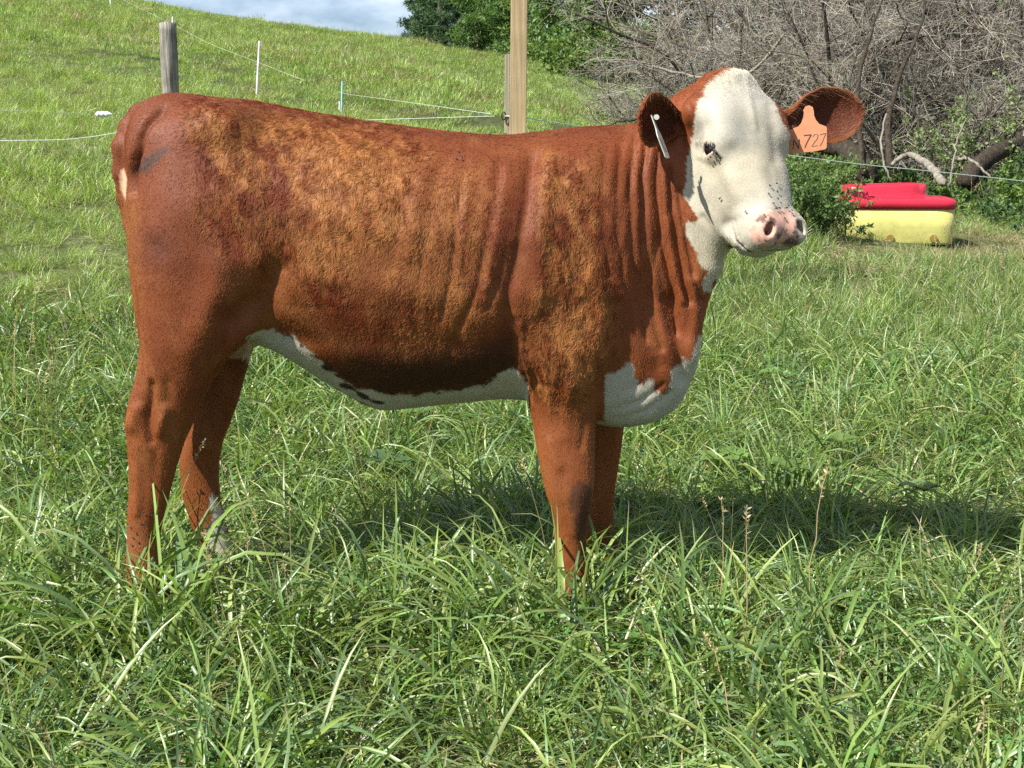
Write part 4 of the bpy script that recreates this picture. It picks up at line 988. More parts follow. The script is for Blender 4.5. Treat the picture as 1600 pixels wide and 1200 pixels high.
# white insulator
ic = P(162.5, 178.5, 8.2); prof = [(-.052, .003), (-.046, .014), (-.036, .018), (-.030, .018), (-.028, .015), (-.012, .019), (.000, .019), (.003, .015), (.012, .018), (.026, .016), (.040, .009), (.052, .003)]
Vi = np.array([[ic[0] + x, ic[1] + r * math.cos(a), ic[2] + r * math.sin(a)] for x, r in prof for a in np.arange(12) / 12 * 6.2832]); ii = np.arange(12 * len(prof)).reshape(-1, 12)
obj('insulator', mesh('insulator', Vi, np.stack([ii[:-1], np.roll(ii[:-1], -1, 1), np.roll(ii[1:], -1, 1), ii[1:]], -1).reshape(-1, 4), m_plast), label='small white ribbed insulator strung on the thin wire left of the tail', cat='insulator')
def step_post(u0, v0, top, rad, m, label, clips=1):
    b_ = ground_hit(u0, v0); t_ = P(top[0], top[1], b_[1])
    root = bpy.data.objects.new('step_in_post', None); COL.objects.link(root); root.location = b_
    tag(root, label, 'fence post', 'step-in posts on the hill')
    k = np.linspace(-.05, 1, 7)[:, None]; pts = (t_ - b_) * k
    tube_obj('stake', pts, rad, m, 8, parent=root)
    for j in range(clips):
        z = (t_ - b_)[2] * (.92 - .25 * j); x = (t_ - b_)[0] * (.92 - .25 * j)
        tube_obj('clip', [[x, 0, z], [x + .03, -.01, z + .005], [x + .04, -.01, z + .03], [x + .02, -.01, z + .035]], .004, m, 5, parent=root)
    return root
step_post(401, 150, (405.5, 64), .014, m_plast, 'tall white step-in fence post on the hillside, clear of the back')
step_post(533, 192, (535, 127), .011, m_blue, 'pale blue step-in fence post standing just above the back')
step_post(530, 188, (530.5, 158), .008, m_plast, 'short white stake leaning beside the pale blue post', 0)
step_post(269, 64, (270, 26), .018, m_plast, 'white post tip showing just over the round wooden post', 0)
step_post(173, 12, (172, -14), .02, m_plast, 'far white post on the hill crest at the top frame edge', 0)
step_post(1560, 310, (1572, 246), .008, mat('yellow_post_plastic', (.5, .42, .06), .5), 'thin yellow post in front of the thicket right of the tank', 2)

# water tank
tk = ground_hit(1405, 379, 6, 20); tz = float(H(tk[0], tk[1])) - .02
TKY = tk[1]; px = FPX / (TKY * 1.0)
tank = bpy.data.objects.new('water_tank', None); COL.objects.link(tank); tank.location = (tk[0], tk[1] + .28, tz); tank.rotation_euler = (0, 0, R_(-4))
tag(tank, 'yellow plastic livestock water tank with a red lid standing in the pasture', 'water tank')
hw_ = 93 / px
def loft(name, secs, m, parent, n=48, cap_top=True):
    V = []; 
    for (z, hx, hy, cx_, ex_) in secs:
        for a in np.arange(n) / n * 2 * math.pi:
            c1, s1 = math.cos(a), math.sin(a); V.append((cx_ + hx * math.copysign(abs(c1) ** (2 / ex_), c1), hy * math.copysign(abs(s1) ** (2 / ex_), s1), z))
    k = len(secs); ii = np.arange(k * n).reshape(k, n); F = np.stack([ii[:-1], np.roll(ii[:-1], -1, 1), np.roll(ii[1:], -1, 1), ii[1:]], -1).reshape(-1, 4).tolist()
    F.append(list(range((k - 1) * n, k * n))); F.append(list(range(n - 1, -1, -1)))
    me = bpy.data.meshes.new(name); me.from_pydata(V, [], F); me.materials.append(m); me.polygons.foreach_set('use_smooth', [True] * len(F)); me.update()
    o = obj(name, me, parent); me.polygons[len(F) - 2].use_smooth = False; return o
m_yel = mat('yellow_tank_plastic', (.45, .43, .135), .42, noise=[(3, .12), (18, .10), ((2, 2, 14), .08)], bump=[(7, .12, .02)], spec=.35)
m_red = mat('red_lid_plastic', (.44, .018, .04), .35, noise=[(4, .1)], bump=[(8, .1, .02)], spec=.45)
yh = 55 / px
loft('tank_body', [(0, hw_ * .975, .262, 0, 6), (.02, hw_ * .985, .268, 0, 6), (yh * .5, hw_ * .985, .268, 0, 6), (yh, hw_ * .985, .268, 0, 6)], m_yel, tank)
rh_ = 16 / px
lid_s = [(yh + .002, hw_ * .975, .26, 0, 6), (yh + .004, hw_ * 1.0, .278, 0, 6), (yh + rh_ * .72, hw_ * 1.0, .278, 0, 6), (yh + rh_ * .92, hw_ * .985, .268, 0, 5), (yh + rh_ * 1.0, hw_ * .95, .25, 0, 4), (yh + rh_ * 1.08, hw_ * .88, .22, -.02, 3.2)]
rz_ = 37 / px; cx_ = -15 / px; rw = 65 / px
lid_s += [(yh + rh_ * 1.12, rw * 1.12, .20, cx_, 3.2), (yh + rh_ * 1.3, rw * 1.04, .185, cx_, 3.4), (yh + rh_ * 1.6, rw * 1.01, .18, cx_, 3.6), (yh + rz_ * .92, rw, .175, cx_, 3.8), (yh + rz_, rw * .98, .168, cx_, 3.6), (yh + rz_ * 1.01, rw * .93, .15, cx_, 3.4), (yh + rz_ * .8, rw * .88, .135, cx_, 3.4)]
lid = loft('lid', lid_s, m_red, tank)
for vtx in lid.data.vertices:        # the raised rim slopes down to the left
    if vtx.co.z > yh + rh_ * 1.5: vtx.co.z -= .030 * max(0, (cx_ + rw * .6 - vtx.co.x)) * 1.0
cut = bpy.data.meshes.new('notch'); 
nx_ = cx_ + rw * .82
me_n = box_mesh('notch', (nx_ - .012, -.25, yh + rz_ * .82), (nx_ + .018, .25, yh + rz_ * 1.1), m_red)
# notch in the rim, cut by pulling the rim edge down between two loops
for vtx in lid.data.vertices:
    if abs(vtx.co.x - nx_) < .022 and vtx.co.z > yh + rz_ * .9 and vtx.co.y < 0: vtx.co.z -= .035
for q in (-.14, .75):
    a = np.arange(12) / 12 * 6.2832
    Vq = np.concatenate([np.stack([q * hw_ * .8 + .03 * np.cos(a), np.full(12, yv), .055 + .03 * np.sin(a)], -1) for yv in (-.268, -.283)]); Fq = [[i, (i + 1) % 12, 12 + (i + 1) % 12, 12 + i] for i in range(12)] + [list(range(23, 11, -1))]
    mq = bpy.data.meshes.new('drain_plug'); mq.from_pydata(Vq.tolist(), [], Fq); mq.materials.append(mat('drain_plug_brown', (.22, .15, .04), .6)); obj('drain_plug', mq, tank)

# ------------------------------------------------------------------ woody plants
m_bark = mat('grey_bark', attr='tint', rough=.9, noise=[(6, .25), (40, .25)], spec=.1)
m_leaf = mat('leaf', attr='tint', rough=.5, spec=.3, transl=.3, geo=.12)
def wander(r, base, d0, ln, K, wig, droop):
    """(n,3) starts and directions -> (n,K,3) polylines"""
    n = len(base); pts = [base]; d = nrm(d0); s = (ln / (K - 1))[:, None]
    for i in range(1, K):
        d = nrm(d + r.normal(0, wig, (n, 3)) + np.array([0, 0, -1.]) * droop); pts.append(pts[-1] + d * s)
    return np.stack(pts, 1)
def children(r, paths, rads, m, t0, t1, dev, lnf, K, wig, droop, rf, up=0.0, lens=None):
    N, Kp, _ = paths.shape; n = N * m; ip = np.repeat(np.arange(N), m); t = r.uniform(t0, t1, n) * (Kp - 1)
    i = np.minimum(t.astype(int), Kp - 2); f = (t - i)[:, None]
    base = paths[ip, i] * (1 - f) + paths[ip, i + 1] * f; d = nrm(paths[ip, i + 1] - paths[ip, i])
    rr_ = rads[ip, i] * (1 - f[:, 0]) + rads[ip, i + 1] * f[:, 0]
    side = nrm(np.cross(d, r.normal(0, 1, (n, 3)))); a = r.uniform(*dev, n)[:, None]
    d1 = d * np.cos(a) + side * np.sin(a) + np.array([0, 0, up])
    pl = np.linalg.norm(np.diff(paths, axis=1), axis=-1).sum(1)[ip]
    ln = pl * r.uniform(*lnf, n) * (1.1 - .5 * t / (Kp - 1))
    return wander(r, base, d1, ln, K, wig, droop), (rr_ * rf)[:, None] * np.linspace(1, .35, K)[None]
def bare_bush(seed, h, n0, spread, leafn=0, fan=(.15, 1.0)):
    r = np.random.default_rng(seed)
    az = r.random(n0) * 6.283; inc = r.uniform(fan[0], fan[1], n0)
    base = np.stack([spread * .2 * np.cos(az), spread * .2 * np.sin(az), np.full(n0, -.1)], -1)
    d = np.stack([np.sin(inc) * np.cos(az), np.sin(inc) * np.sin(az), np.cos(inc)], -1)
    p0 = wander(r, base, d, r.uniform(.8, 1.25, n0) * h, 10, .13, .02); r0 = r.uniform(.022, .05, n0)[:, None] * np.linspace(1, .25, 10)[None]
    p1, r1 = children(r, p0, r0, 9, .12, 1, (.3, 1.1), (.3, .6), 8, .16, .02, .55)
    p2, r2 = children(r, p1, r1, 7, .1, 1, (.3, 1.1), (.35, .7), 6, .2, .0, .5)
    p3, r3 = children(r, p2, r2, 7, .05, 1, (.3, 1.2), (.4, .8), 4, .2, .0, .55)
    r1 = np.maximum(r1, .006); r2 = np.maximum(r2, .0034); r3 = np.maximum(r3, .0017)
    out_ = []
    for p_, rr_, sd_, ba in ((p0, r0, 6, (.060, .050, .038)), (p1, r1, 4, (.12, .103, .080)), (p2, r2, 3, (.20, .182, .150)), (p3, r3, 3, (.24, .218, .180))):
        v, f = tubes(p_, rr_, sd_); n_, k_ = rr_.shape
        tone = r.uniform(.6, 1.6, n_) ; hue = r.normal(0, .05, (n_, 1))
        c = np.array(ba) * (tone ** 1.5 * 1.02)[:, None] * (1 + hue * np.array([1, 0, -1.]))
        out_.append((v, f, np.repeat(c, k_ * sd_, 0)))
    (V, F, C) = join(out_)
    lv = None
    if leafn:
        k = r.integers(0, len(p3), leafn); j = r.integers(1, 4, leafn); lv = leaves(r, p3[k, j], .04, [(.10, .15, .045), (.14, .19, .07), (.08, .12, .04)])
    return (V, F, C), lv
def leaves(r, c, size, pal, asp=.5, up=.3, jit=.4):
    n = len(c); d = nrm(r.normal(0, 1, (n, 3)) + [0, 0, up]); s = nrm(np.cross(d, r.normal(0, 1, (n, 3)))); nn = np.cross(d, s)
    L_ = (size * r.uniform(1 - jit, 1 + jit, n))[:, None]; w_ = L_ * asp * .5
    V = np.stack([c, c + d * L_ * .45 + s * w_ + nn * w_ * .25, c + d * L_, c + d * L_ * .45 - s * w_ + nn * w_ * .25], 1).reshape(-1, 3)
    pc = np.array(pal)[r.integers(0, len(pal), n)] * r.uniform(.7, 1.3, (n, 1))
    return V, np.arange(4 * n).reshape(-1, 4), np.repeat(pc, 4, 0)
bush_me = []; bush_lv = []
for i in range(5):
    (V, F, C), lv_ = bare_bush(50 + i, [2.9, 2.6, 3.1, 2.4, 2.0][i], [8, 8, 9, 9, 8][i], 1.0, leafn=[0, 1500, 0, 1100, 0][i], fan=(.1, [1.0, 1.15, .8, 1.3, 1.35][i]))
    bush_lv.append(mesh('leaves', *lv_[:2], m_leaf, smooth=False, attrs={'tint': lv_[2]}) if lv_ else None)
    bush_me.append(mesh('branches', V, F, m_bark, attrs={'tint': C}))
BUSH = [  # pixel column, depth, variant, rotation, scale, label
    (1085, 19.0, 1, .4, .80, 'low bare grey shrub spilling over the grass at the left end of the thicket'),
    (1035, 21.0, 4, 2.0, .60, 'smallest bare shrub, out on the grass before the green trees'),
    (1125, 20.0, 0, 1.2, 1.0, 'bare twiggy shrub rising behind the near ear'),
    (1150, 18.5, 3, 3.0, .85, 'bare spreading shrub directly above the white forehead'),
    (1180, 20.5, 2, 4.1, 1.15, 'tall bare shrub behind the crown of the head'),
    (1240, 18.0, 1, 5.0, 1.10, 'bare grey shrub above the orange-tagged ear'),
    (1290, 20.0, 2, .9, 1.20, 'tall upright bare shrub behind the tip of the far ear'),
    (1345, 17.0, 0, 2.2, 1.10, 'bare shrub with pale stems over the left end of the tank'),
    (1400, 19.0, 2, 3.3, 1.25, 'tall dense bare shrub behind the tank'),
    (1440, 16.6, 3, 4.6, 1.05, 'bare tangled shrub just above the red lid'),
    (1490, 18.5, 0, 5.7, 1.25, 'tall bare shrub behind the leafy pale rose bush'),
    (1540, 16.8, 1, .2, 1.20, 'bare arching shrub at the right, over the dark fallen trunk'),
    (1590, 18.3, 2, 1.5, 1.25, 'tall bare shrub at the right frame edge'),
    (1650, 16.8, 3, 2.6, 1.2, 'bare spreading shrub cut by the right frame edge'),
    (1730, 18.0, 0, 3.9, 1.2, 'bare shrub beyond the right frame edge'),
    (1470, 21.5, 2, .6, 1.5, 'tallest bare shrub at the back of the thicket'),
    (1330, 22.0, 0, 1.6, 1.5, 'large bare shrub at the back of the thicket above the far ear'),
    (1250, 23.0, 2, 2.9, 1.35, 'large bare shrub at the back of the thicket above the forehead'),
]
for u, Y, k, rz, sc_, lab in BUSH:
    q = P(u, 200, Y); o = obj('bare_shrub', bush_me[k], loc=(q[0], Y, float(H(q[0], Y)) - .05), label=lab, cat='shrub', group='bare shrubs of the thicket')
    o.rotation_euler = (0, 0, rz); o.scale = (sc_, sc_, sc_ * .95)
    if bush_lv[k]: obj('leaves', bush_lv[k], o, kind='stuff')
# thick old trunks in the thicket
m_dark = mat('dark_old_bark', (.050, .040, .030), .95, noise=[((30, 30, 8), .5)], bump=[((60, 60, 14), .9, .03)], spec=.1)
m_pale = mat('pale_dead_wood', (.20, .18, .145), .85, noise=[((30, 30, 8), .35)], bump=[((60, 60, 10), .6, .015)], spec=.15)
def trunk(pix, rad, m, label, name='fallen_trunk', sides=9, cat='trunk'):
    pts = np.array([P(*q) for q in pix]); t = np.linspace(0, len(pts) - 1, 22); pts = np.stack([np.interp(t, np.arange(len(pts)), pts[:, k]) for k in range(3)], -1)
    pts = np.stack([blur(pts[:, k][None], 5, 1)[0] for k in range(3)], -1); pts += .006 * np.random.default_rng(len(label)).normal(0, 1, pts.shape)
    rd = np.interp(t, np.arange(len(rad)), rad) * (1 + .04 * np.random.default_rng(len(label) + 1).normal(0, 1, len(t)))
    rd[[0, -1]] = .001; pts[0] = pts[1] * .7 + pts[0] * .3 if False else pts[1] + (pts[0] - pts[1]) * .25; pts[-1] = pts[-2] + (pts[-1] - pts[-2]) * .6
    return tube_obj(name, pts, rd, m, sides, label=label, cat=cat)
trunk([(1500, 292, 13.6), (1525, 262, 13.9), (1555, 238, 14.2), (1600, 222, 14.6), (1660, 205, 15)], [.10, .10, .09, .08, .05], m_dark, 'thick dark trunk leaning up to the right in the thicket right of the tank')
trunk([(1262, 225, 14.2), (1300, 226, 14), (1330, 236, 13.8), (1352, 262, 13.6), (1358, 290, 13.6)], [.07, .10, .11, .12, .12], m_dark, 'dark bowed trunk beside the orange tag')
trunk([(1385, 262, 13.6), (1418, 238, 13.9), (1440, 250, 13.6), (1462, 268, 13.3), (1478, 292, 13)], [.020, .034, .038, .042, .045], m_pale, 'pale crooked dead limb lying above the red lid')
trunk([(1350, 292, 13.4), (1345, 230, 13.6), (1338, 180, 13.9), (1342, 110, 14.2), (1365, 40, 14.6), (1390, -40, 15)], [.036, .034, .030, .024, .014, .005], m_dark, 'slim dark upright stem behind the far ear', 'stem')
trunk([(1392, 290, 13.6), (1386, 200, 14), (1394, 150, 14.2), (1416, 90, 14.8), (1450, 20, 15.4), (1440, -50, 15.6)], [.042, .036, .030, .022, .014, .005], m_dark, 'dark forked stem above the middle of the tank', 'stem')
trunk([(1482, 300, 12.6), (1488, 262, 12.6), (1496, 215, 12.7), (1512, 180, 12.9)], [.014, .012, .009, .005], m_pale, 'thin pale upright stem in front of the dark leaning trunk', 'stem', 5)
trunk([(1495, 250, 12.9), (1512, 246, 12.8), (1530, 262, 12.7), (1552, 280, 12.6)], [.018, .018, .014, .008], m_pale, 'short pale bent branch arching above the grass right of the tank', 'branch', 6, 'branch')
trunk([(1386, 170, 13.2), (1377, 215, 13.0), (1379, 255, 12.9), (1396, 286, 12.8)], [.009, .011, .012, .008], m_pale, 'thin pale branch hanging down to the red lid', 'branch', 6, 'branch')
trunk([(1240, 30, 16.5), (1180, 118, 17), (1120, 130, 17.4), (1040, 108, 17.8), (960, 92, 18)], [.014, .022, .024, .018, .008], m_pale, 'long grey limb sweeping down to the left over the grass', 'branch', 6, 'branch')
trunk([(1015, 180, 15.5), (985, 188, 15.7), (962, 190, 15.9), (940, 205, 16)], [.022, .016, .011, .005], m_dark, 'dark dead twig reaching out left of the near ear', 'branch', 5, 'branch')

# leafy trees beyond the thicket and on the ridge
def leafy_tree(name, u, Y, h, rad, n, size, pal, label, seed, low=.0, lobes=26, base_v=None, group=None):
    r = np.random.default_rng(seed); q = P(u, 100, Y); bz = float(H(q[0], min(Y, 60))) - .1
    root = bpy.data.objects.new(name, None); COL.objects.link(root); root.location = (q[0], Y, bz); tag(root, label, 'tree', group)
    tp = wander(r, np.array([[0, 0, 0.]]), np.array([[0, 0, 1.]]), np.array([h * .8]), 9, .05, 0); tr_ = (np.linspace(1, .25, 9) * h * .022)[None]
    b1, br1 = children(r, tp, tr_, 22, .15, 1, (.6, 1.2), (.3, .5), 6, .12, 0, .5, .15)
    v, f = tubes(tp, tr_, 8); v2, f2 = tubes(b1, br1, 4); V, F, C = join([(v, f, np.array([.10, .085, .07])), (v2, f2, np.array([.12, .10, .08]))])
    obj('trunk', mesh('trunk', V, F, m_bark, attrs={'tint': C}), root)
    cz = r.uniform(low, 1, lobes); a = r.random(lobes) * 6.283; q_ = np.sqrt(r.uniform(.1, 1, lobes)) * rad * np.sqrt(np.clip(1 - (np.abs(cz - .42) / .62) ** 2.2, .05, 1)) * .85
    cen = np.stack([q_ * np.cos(a), q_ * np.sin(a), cz * h], -1); lr = rad * r.uniform(.26, .46, lobes)
    k = r.choice(lobes, n, p=lr ** 2 / (lr ** 2).sum()); d = nrm(r.normal(0, 1, (n, 3))); rr_ = lr[k] * r.uniform(.55, 1.05, n) ** .5
    c = cen[k] + d * rr_[:, None] * np.array([1, 1, .72]); c += .12 * rad * np.stack([vnoise(c, 1.6 / max(size * 10, 1) + .8, s) for s in (1, 2, 3)], -1)
    c = c[c[:, 2] > .02]
    V, F, C = leaves(r, c, size, pal, .62, .1)
    obj('crown', mesh('crown', V, F, m_leaf, smooth=False, attrs={'tint': C}), root); return root
G1 = [(.075, .140, .038), (.095, .165, .042), (.060, .115, .036), (.115, .185, .05)]
G2 = [(.105, .18, .04), (.135, .21, .05), (.085, .15, .04), (.16, .22, .06)]
G3 = [(.045, .080, .035), (.055, .095, .038), (.035, .065, .03)]
leafy_tree('broadleaf_tree', 905, 36, 6.0, 1.7, 16000, .12, G1, 'green tree with low boughs at the foot of the hill right of the square post', 3, group='trees along the ridge')
leafy_tree('broadleaf_tree', 965, 33, 5.6, 1.6, 16000, .11, G2, 'bright green tree at the left end of the bare thicket', 4, group='trees along the ridge')
leafy_tree('broadleaf_tree', 1040, 34, 7.0, 2.3, 18000, .12, G1, 'green tree showing through twigs above the near ear', 5, group='trees along the ridge')
leafy_tree('broadleaf_tree', 1160, 33, 7.5, 2.6, 18000, .12, G3, 'dark green tree behind the thicket above the forehead', 6, group='trees along the ridge')
leafy_tree('broadleaf_tree', 1290, 32, 8, 2.8, 18000, .12, G3, 'dark green tree behind the thicket above the far ear', 7, group='trees along the ridge')
leafy_tree('broadleaf_tree', 1430, 31, 8, 2.8, 18000, .12, G3, 'dark green tree behind the thicket above the tank', 8, group='trees along the ridge')
leafy_tree('broadleaf_tree', 1570, 30, 8, 2.8, 18000, .12, G3, 'dark green tree behind the thicket at the right frame edge', 9, group='trees along the ridge')
leafy_tree('broadleaf_tree', 1720, 30, 8, 2.8, 9000, .16, G3, 'dark green tree beyond the right frame edge', 10, group='trees along the ridge')
def pine(u, Y, h, rad, label, seed, pal):
    r = np.random.default_rng(seed); q = P(u, 100, Y); bz = float(H(q[0], 38)) - .8
    root = bpy.data.objects.new('pine_tree', None); COL.objects.link(root); root.location = (q[0], Y, bz); tag(root, label, 'tree', 'pines on the ridge')
    tp = np.stack([np.zeros(8), np.zeros(8), np.linspace(0, h, 8)], -1)[None]; v, f = tubes(tp, np.linspace(.16, .03, 8)[None], 8)
    nb = 150; z = r.uniform(.04, .98, nb) * h; a = r.random(nb) * 6.283; ln = rad * (1.05 - z / h * .8) * r.uniform(.7, 1.15, nb)
    b = wander(r, np.stack([0 * z, 0 * z, z], -1), np.stack([np.cos(a), np.sin(a), np.full(nb, .12)], -1), ln, 7, .06, .01)
    v2, f2 = tubes(b, np.linspace(.03, .006, 7)[None].repeat(nb, 0), 4); V, F, C = join([(v, f, np.array([.08, .065, .05])), (v2, f2, np.array([.09, .075, .06]))])
    obj('trunk', mesh('trunk', V, F, m_bark, attrs={'tint': C}), root)
    tw, _ = children(r, b, np.full((nb, 7), .01), 16, .15, 1, (.4, .9), (.2, .4), 4, .1, .01, .5)
    n = len(tw) * 14; k = r.integers(0, len(tw), n); j = r.uniform(0, 2.99, n); i = j.astype(int); f_ = (j - i)[:, None]
    c = tw[k, i] * (1 - f_) + tw[k, i + 1] * f_; dd = nrm(tw[k, i + 1] - tw[k, i])
    V, F, C = leaves(r, c, .17, pal, .20, .25, .3)
    obj('crown', mesh('crown', V, F, m_leaf, smooth=False, attrs={'tint': C}), root)
PN = [(.045, .090, .045), (.060, .110, .050), (.070, .125, .055)]
pine(690, 47, 8.5, 1.55, 'dark pine at the crest of the hill, nearest the open sky', 31, PN)
pine(668, 50, 4.6, 1.35, 'small low pine with boughs over the crest beside the sky', 32, PN)
pine(738, 45, 8.5, 1.5, 'dark pine between the first pine and the leafy trees', 33, PN)
pine(775, 49, 9, 1.8, 'tall dark pine partly behind the square post', 34, PN)
pine(812, 42, 7.5, 1.9, 'mid green conifer directly behind the tall square post', 41, G1)
pine(862, 39, 7, 1.8, 'lighter green conifer just right of the square post', 42, G2)
leafy_tree('broadleaf_tree', 748, 43.5, 3.0, 1.2, 12000, .09, G1, 'low bright green tree on the crest in front of the pines', 35, group='trees along the ridge')

# shrubs and weeds
def leafy_weed(u, v, h, wid, nst, npl, lsz, pal, label, seed, name='weed_clump', cat='plant', Y=None, group=None, asp=.45):
    r = np.random.default_rng(seed); b_ = ground_hit(u, v) if Y is None else np.array([P(u, v, Y)[0], Y, 0]); b_[2] = float(H(b_[0], b_[1]))
    az = r.random(nst) * 6.283; inc = r.uniform(.05, .75, nst); rr_ = np.sqrt(r.random(nst)) * wid * .35
    base = np.stack([rr_ * np.cos(az), rr_ * np.sin(az), 0 * az], -1); d = np.stack([np.sin(inc) * np.cos(az), np.sin(inc) * np.sin(az), np.cos(inc)], -1)
    s0 = wander(r, base, d, r.uniform(.6, 1.15, nst) * h, 7, .09, .03); r0 = np.linspace(.0045, .0012, 7)[None].repeat(nst, 0)
    s1, r1 = children(r, s0, r0, 5, .25, 1, (.4, 1.0), (.2, .4), 5, .1, .02, .6)
    v0_, f0_ = tubes(s0, r0, 4); v1_, f1_ = tubes(s1, r1, 3); V, F, C = join([(v0_, f0_, np.array([.10, .11, .05])), (v1_, f1_, np.array([.10, .13, .05]))])
    root = bpy.data.objects.new(name, None); COL.objects.link(root); root.location = b_; tag(root, label, cat, group)
    obj('stems', mesh('stems', V, F, m_bark, attrs={'tint': C}), root, kind='stuff')
    al = np.concatenate([s1.reshape(-1, 5, 3)] ); k = r.integers(0, len(al), npl); j = r.uniform(0.3, 3.99, npl); i = j.astype(int); f_ = (j - i)[:, None]
    c = al[k, i] * (1 - f_) + al[k, i + 1] * f_ + r.normal(0, lsz * .25, (npl, 3)); c[:, 2] = np.maximum(c[:, 2], .01)
    V, F, C = leaves(r, c, lsz, pal, asp, .3)
    obj('leaves', mesh('leaves', V, F, m_leaf, smooth=False, attrs={'tint': C}), root, kind='stuff'); return root
WG = [(.09, .15, .045), (.12, .19, .055), (.15, .22, .07), (.07, .12, .04)]
leafy_weed(1246, 372, .50, .34, 34, 4200, .040, WG, 'bushy green weed clump between the muzzle and the tank', 61)
leafy_weed(1250, 350, .60, .36, 30, 4200, .040, WG, 'taller green weed clump right beside the muzzle', 62)
leafy_weed(1318, 384, .36, .22, 8, 330, .036, G3 + WG, 'dark leafy sprays leaning across the left end of the tank', 63)
leafy_weed(1270, 330, .50, .5, 30, 4200, .045, WG, 'green brush behind the weed clumps at the foot of the shrubs', 64)
leafy_weed(1530, 215, 1.25, .8, 26, 2600, .045, [(.15, .19, .08), (.19, .23, .11), (.12, .16, .06)], 'pale green leafy rose bush growing among the bare shrubs', 65, 'rose_bush', 'bush', Y=14.6, asp=.6)
for i, (u, Y, h, n, lab) in enumerate([(1370, 14, .42, 2600, 'low green brush at the foot of the pale stump'), (1430, 14.5, .35, 2200, 'low green brush behind the red lid'), (1500, 13.6, .32, 1800, 'low green brush under the dark leaning trunk'), (1575, 13.4, .5, 3200, 'deep green brush at the right under the shrubs'),
                                        (1640, 13.6, .6, 3000, 'deep green brush cut by the right frame edge'), (1240, 15, .5, 2200, 'low green brush behind the far cheek'), (1600, 12.2, .28, 1600, 'knee-high green weeds at the right frame edge'), (1455, 12.6, .2, 1400, 'short green weeds behind the right end of the tank')]):
    leafy_weed(u, 250, h, 1.0, 26, n, .050, G2 if i % 2 else G1 + G3, lab, 70 + i, 'brush_clump', 'brush', Y=Y, group='green brush under the thicket')
def rosette(u, v, sz, n, label, seed, col=(.13, .21, .045), lift=.10):
    r = np.random.default_rng(seed); b_ = ground_hit(u, v, 1.5, 20); b_[2] = float(H(b_[0], b_[1])) + lift
    parts = []
    for i in range(n):
        a = i / n * 6.283 + r.normal(0, .3); L_ = sz * r.uniform(.7, 1.2); K = 7; t = np.linspace(0, 1, K); el = r.uniform(.3, .9)
        cx_ = np.stack([np.cos(a) * t * L_, np.sin(a) * t * L_, el * L_ * (t - .75 * t ** 2)], -1); w_ = L_ * .28 * np.sin(np.clip(t * 1.02, 0, 1) * math.pi) ** .7 * (1 + .25 * np.cos(t * 26)) + .002
        sd_ = np.array([-math.sin(a), math.cos(a), 0]); 
        V = np.stack([cx_ - sd_ * w_[:, None] + [0, 0, .006], cx_, cx_ + sd_ * w_[:, None] + [0, 0, .006]], 1).reshape(-1, 3); ii = np.arange(K * 3).reshape(K, 3)
        F = np.concatenate([np.stack([ii[:-1, k], ii[:-1, k + 1], ii[1:, k + 1], ii[1:, k]], -1) for k in (0, 1)]); parts.append((V, F, np.array(col) * r.uniform(.8, 1.2)))
    V, F, C = join(parts); obj('broadleaf_weed', mesh('broadleaf_weed', V, F, m_blade, attrs={'tint': C}), loc=b_, label=label, cat='weed', group='broadleaf weeds in the sward')
rosette(1118, 765, .09, 8, 'pale green broadleaf weed right of the forelegs', 1); rosette(1146, 756, .07, 7, 'smaller pale broadleaf weed beside the first one right of the forelegs', 2)
rosette(1228, 778, .09, 8, 'yellow-green broadleaf weed between two dry stalks', 3); rosette(1310, 735, .08, 6, 'small light broadleaf weed farther right in the grass', 4)
rosette(606, 770, .09, 7, 'dark broadleaf weed under the belly', 5, (.07, .13, .04)); rosette(1440, 815, .07, 6, 'little yellow-green weed by the shadow edge at the right', 6, (.16, .22, .04))
rosette(655, 688, .08, 6, 'light broadleaf weed between the far hind leg and the belly', 7); rosette(90, 850, .08, 7, 'light green weed low at the left frame edge', 8)
# single tall dry stalks standing in front
def dry_stalk(u, v, top, label, seed, bend=.0):
    b_ = ground_hit(u, v, 1.4, 8); t_ = P(top[0], top[1], b_[1] + .05); k = np.linspace(0, 1, 8)[:, None]; r = np.random.default_rng(seed)
    pts = b_ * (1 - k) + t_ * k + np.array([bend, 0, 0]) * (k * (1 - k)) * 4; pts[1:] += r.normal(0, .002, (7, 3))
    V, F = tubes(pts[None], np.linspace(.0021, .0009, 8)[None], 5); m = 22; tt = r.uniform(5.6, 7, m); c = np.stack([np.interp(tt, np.arange(8), pts[:, d]) for d in range(3)], -1)
    lv = leaves(r, c, .012, [(.36, .29, .16)], .35, 1.5); V, F, C = join([(V, F, np.array([.36, .27, .15])), lv])
    obj('dry_stalk', mesh('dry_stalk', V, F, m_blade, attrs={'tint': C}), label=label, cat='grass stalk', group='dry grass stalks')
dry_stalk(1118, 1010, (1128, 780), 'pinkish dry stalk standing right of the forelegs', 1, .01); dry_stalk(1170, 1060, (1166, 790), 'second dry stalk right of the forelegs, perfectly upright', 2)
dry_stalk(1268, 1000, (1296, 720), 'tall dry stalk leaning right beyond the upright ones', 3, -.02); dry_stalk(1140, 1190, (1100, 990), 'short dry stalk leaning left low in the frame', 4, .02)
dry_stalk(385, 905, (343, 712), 'dry stalk nodding beside the far hind leg', 5, .03); dry_stalk(1290, 1150, (1316, 1010), 'short dry stalk near the bottom edge, leaning right', 6)
dry_stalk(1480, 960, (1536, 846), 'dry stalk leaning right near the right frame edge', 7, .01)
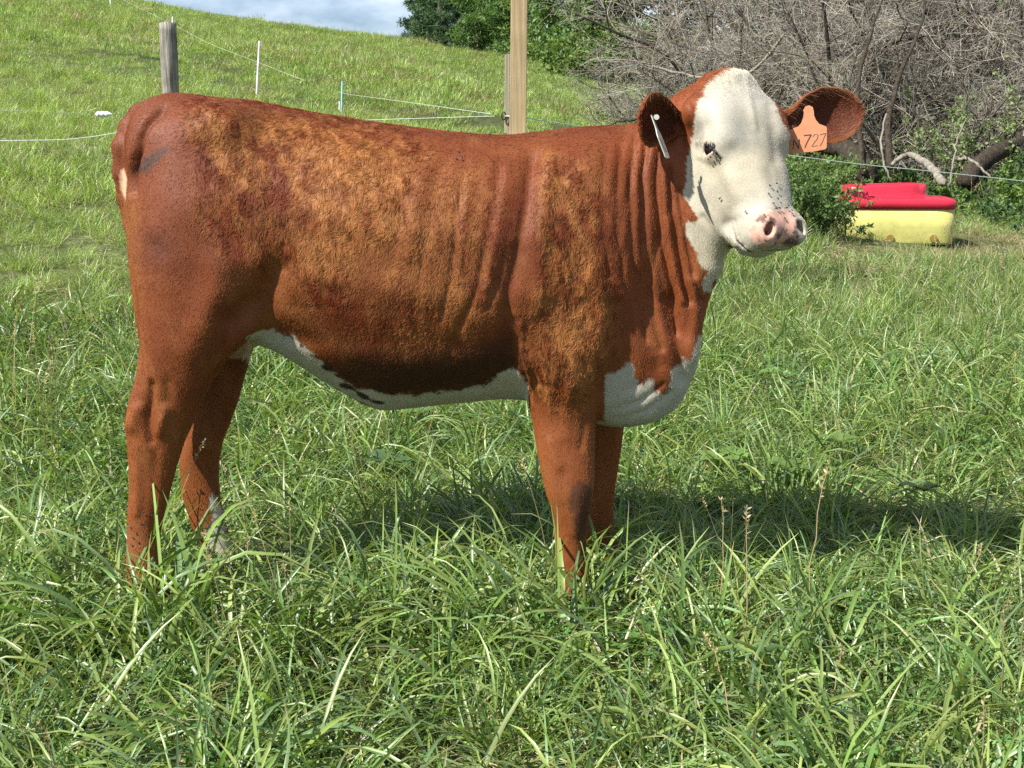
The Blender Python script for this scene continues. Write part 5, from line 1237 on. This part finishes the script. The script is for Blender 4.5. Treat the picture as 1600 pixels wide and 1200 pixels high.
# ------------------------------------------------------------------ flies on the heifer
m_fly = mat('fly_body', (.012, .010, .010), .35); m_wing = mat('fly_wing', (.10, .10, .10), .3)
def fly_mesh():
    th = np.arange(8) / 8 * 6.2832; prof = [(-.0034, .0003), (-.0022, .0013), (-.0004, .0015), (.0010, .0011), (.0016, .0013), (.0026, .0010), (.0031, .0003)]
    V = np.array([[x, r * math.cos(a), .0014 + r * math.sin(a)] for x, r in prof for a in th]); ii = np.arange(len(V)).reshape(-1, 8)
    return mesh('fly', V, np.stack([ii[:-1], np.roll(ii[:-1], -1, 1), np.roll(ii[1:], -1, 1), ii[1:]], -1).reshape(-1, 4), m_fly)
fly_me = fly_mesh()
wing_me = mesh('wing', [(.0008, .0004, .0028), (-.0012, .0026, .0026), (-.0046, .0026, .0022), (-.0034, .0006, .0030)], [(0, 1, 2, 3)], m_wing)
wing_me2 = mesh('wing', [(.0008, -.0004, .0028), (-.0034, -.0006, .0030), (-.0046, -.0026, .0022), (-.0012, -.0026, .0026)], [(0, 1, 2, 3)], m_wing)
FLIES = {
    'small black fly on the white bridge of the nose': [(1201, 291), (1212, 288), (1200, 304), (1213, 301), (1214, 312), (1207, 319), (1211, 327), (1216, 326)],
    'small black fly near the top edge of the pink muzzle': [(1230, 322), (1227, 326), (1236, 335), (1224, 342), (1194, 338), (1201, 343)],
    'small black fly low on the muzzle by the lips': [(1220, 378), (1196, 374), (1238, 372), (1239, 362), (1230, 376), (1226, 360), (1242, 378), (1206, 380), (1212, 371)],
    'small black fly crowding the inner corner of the near eye': [(1111, 232), (1113, 236), (1116, 239), (1119, 243), (1121, 247), (1112, 244), (1109, 247), (1118, 235), (1122, 241), (1107, 240)],
    'small black fly on the white cheek left of the muzzle': [(1166, 331), (1127, 309), (1140, 372)],
    'small dark fly on the flank below the middle of the back': [(665, 243), (715, 238), (712, 249), (721, 250)],
    'small dark fly along the top of the back': [(700, 207), (735, 211), (765, 213), (790, 212), (831, 214), (867, 210), (640, 201), (720, 208)],
    'small black fly on the lower near hind leg': [(204, 822), (211, 830), (207, 838), (218, 815), (222, 800), (236, 805), (224, 830), (214, 845), (206, 850), (230, 838), (226, 822)],
    'small black fly at the front edge of the brisket': [(1084, 532), (1046, 605), (1041, 612)],
}
rf = np.random.default_rng(8)
for lab, pl in FLIES.items():
    for (u, v) in pl:
        p, n = hit(u, v)
        if p is None: continue
        o = obj('fly', fly_me, loc=p + n * .0035, label=lab, cat='fly', group=lab.replace('small black fly', 'flies').replace('small dark fly', 'flies'))
        q = Vector(n).to_track_quat('Z', 'Y').to_matrix().to_4x4() @ Matrix.Rotation(rf.uniform(0, 6.28), 4, 'Z'); o.rotation_euler = q.to_euler(); o.scale = (1.0,) * 3
        obj('wing', wing_me, o); obj('wing', wing_me2, o)
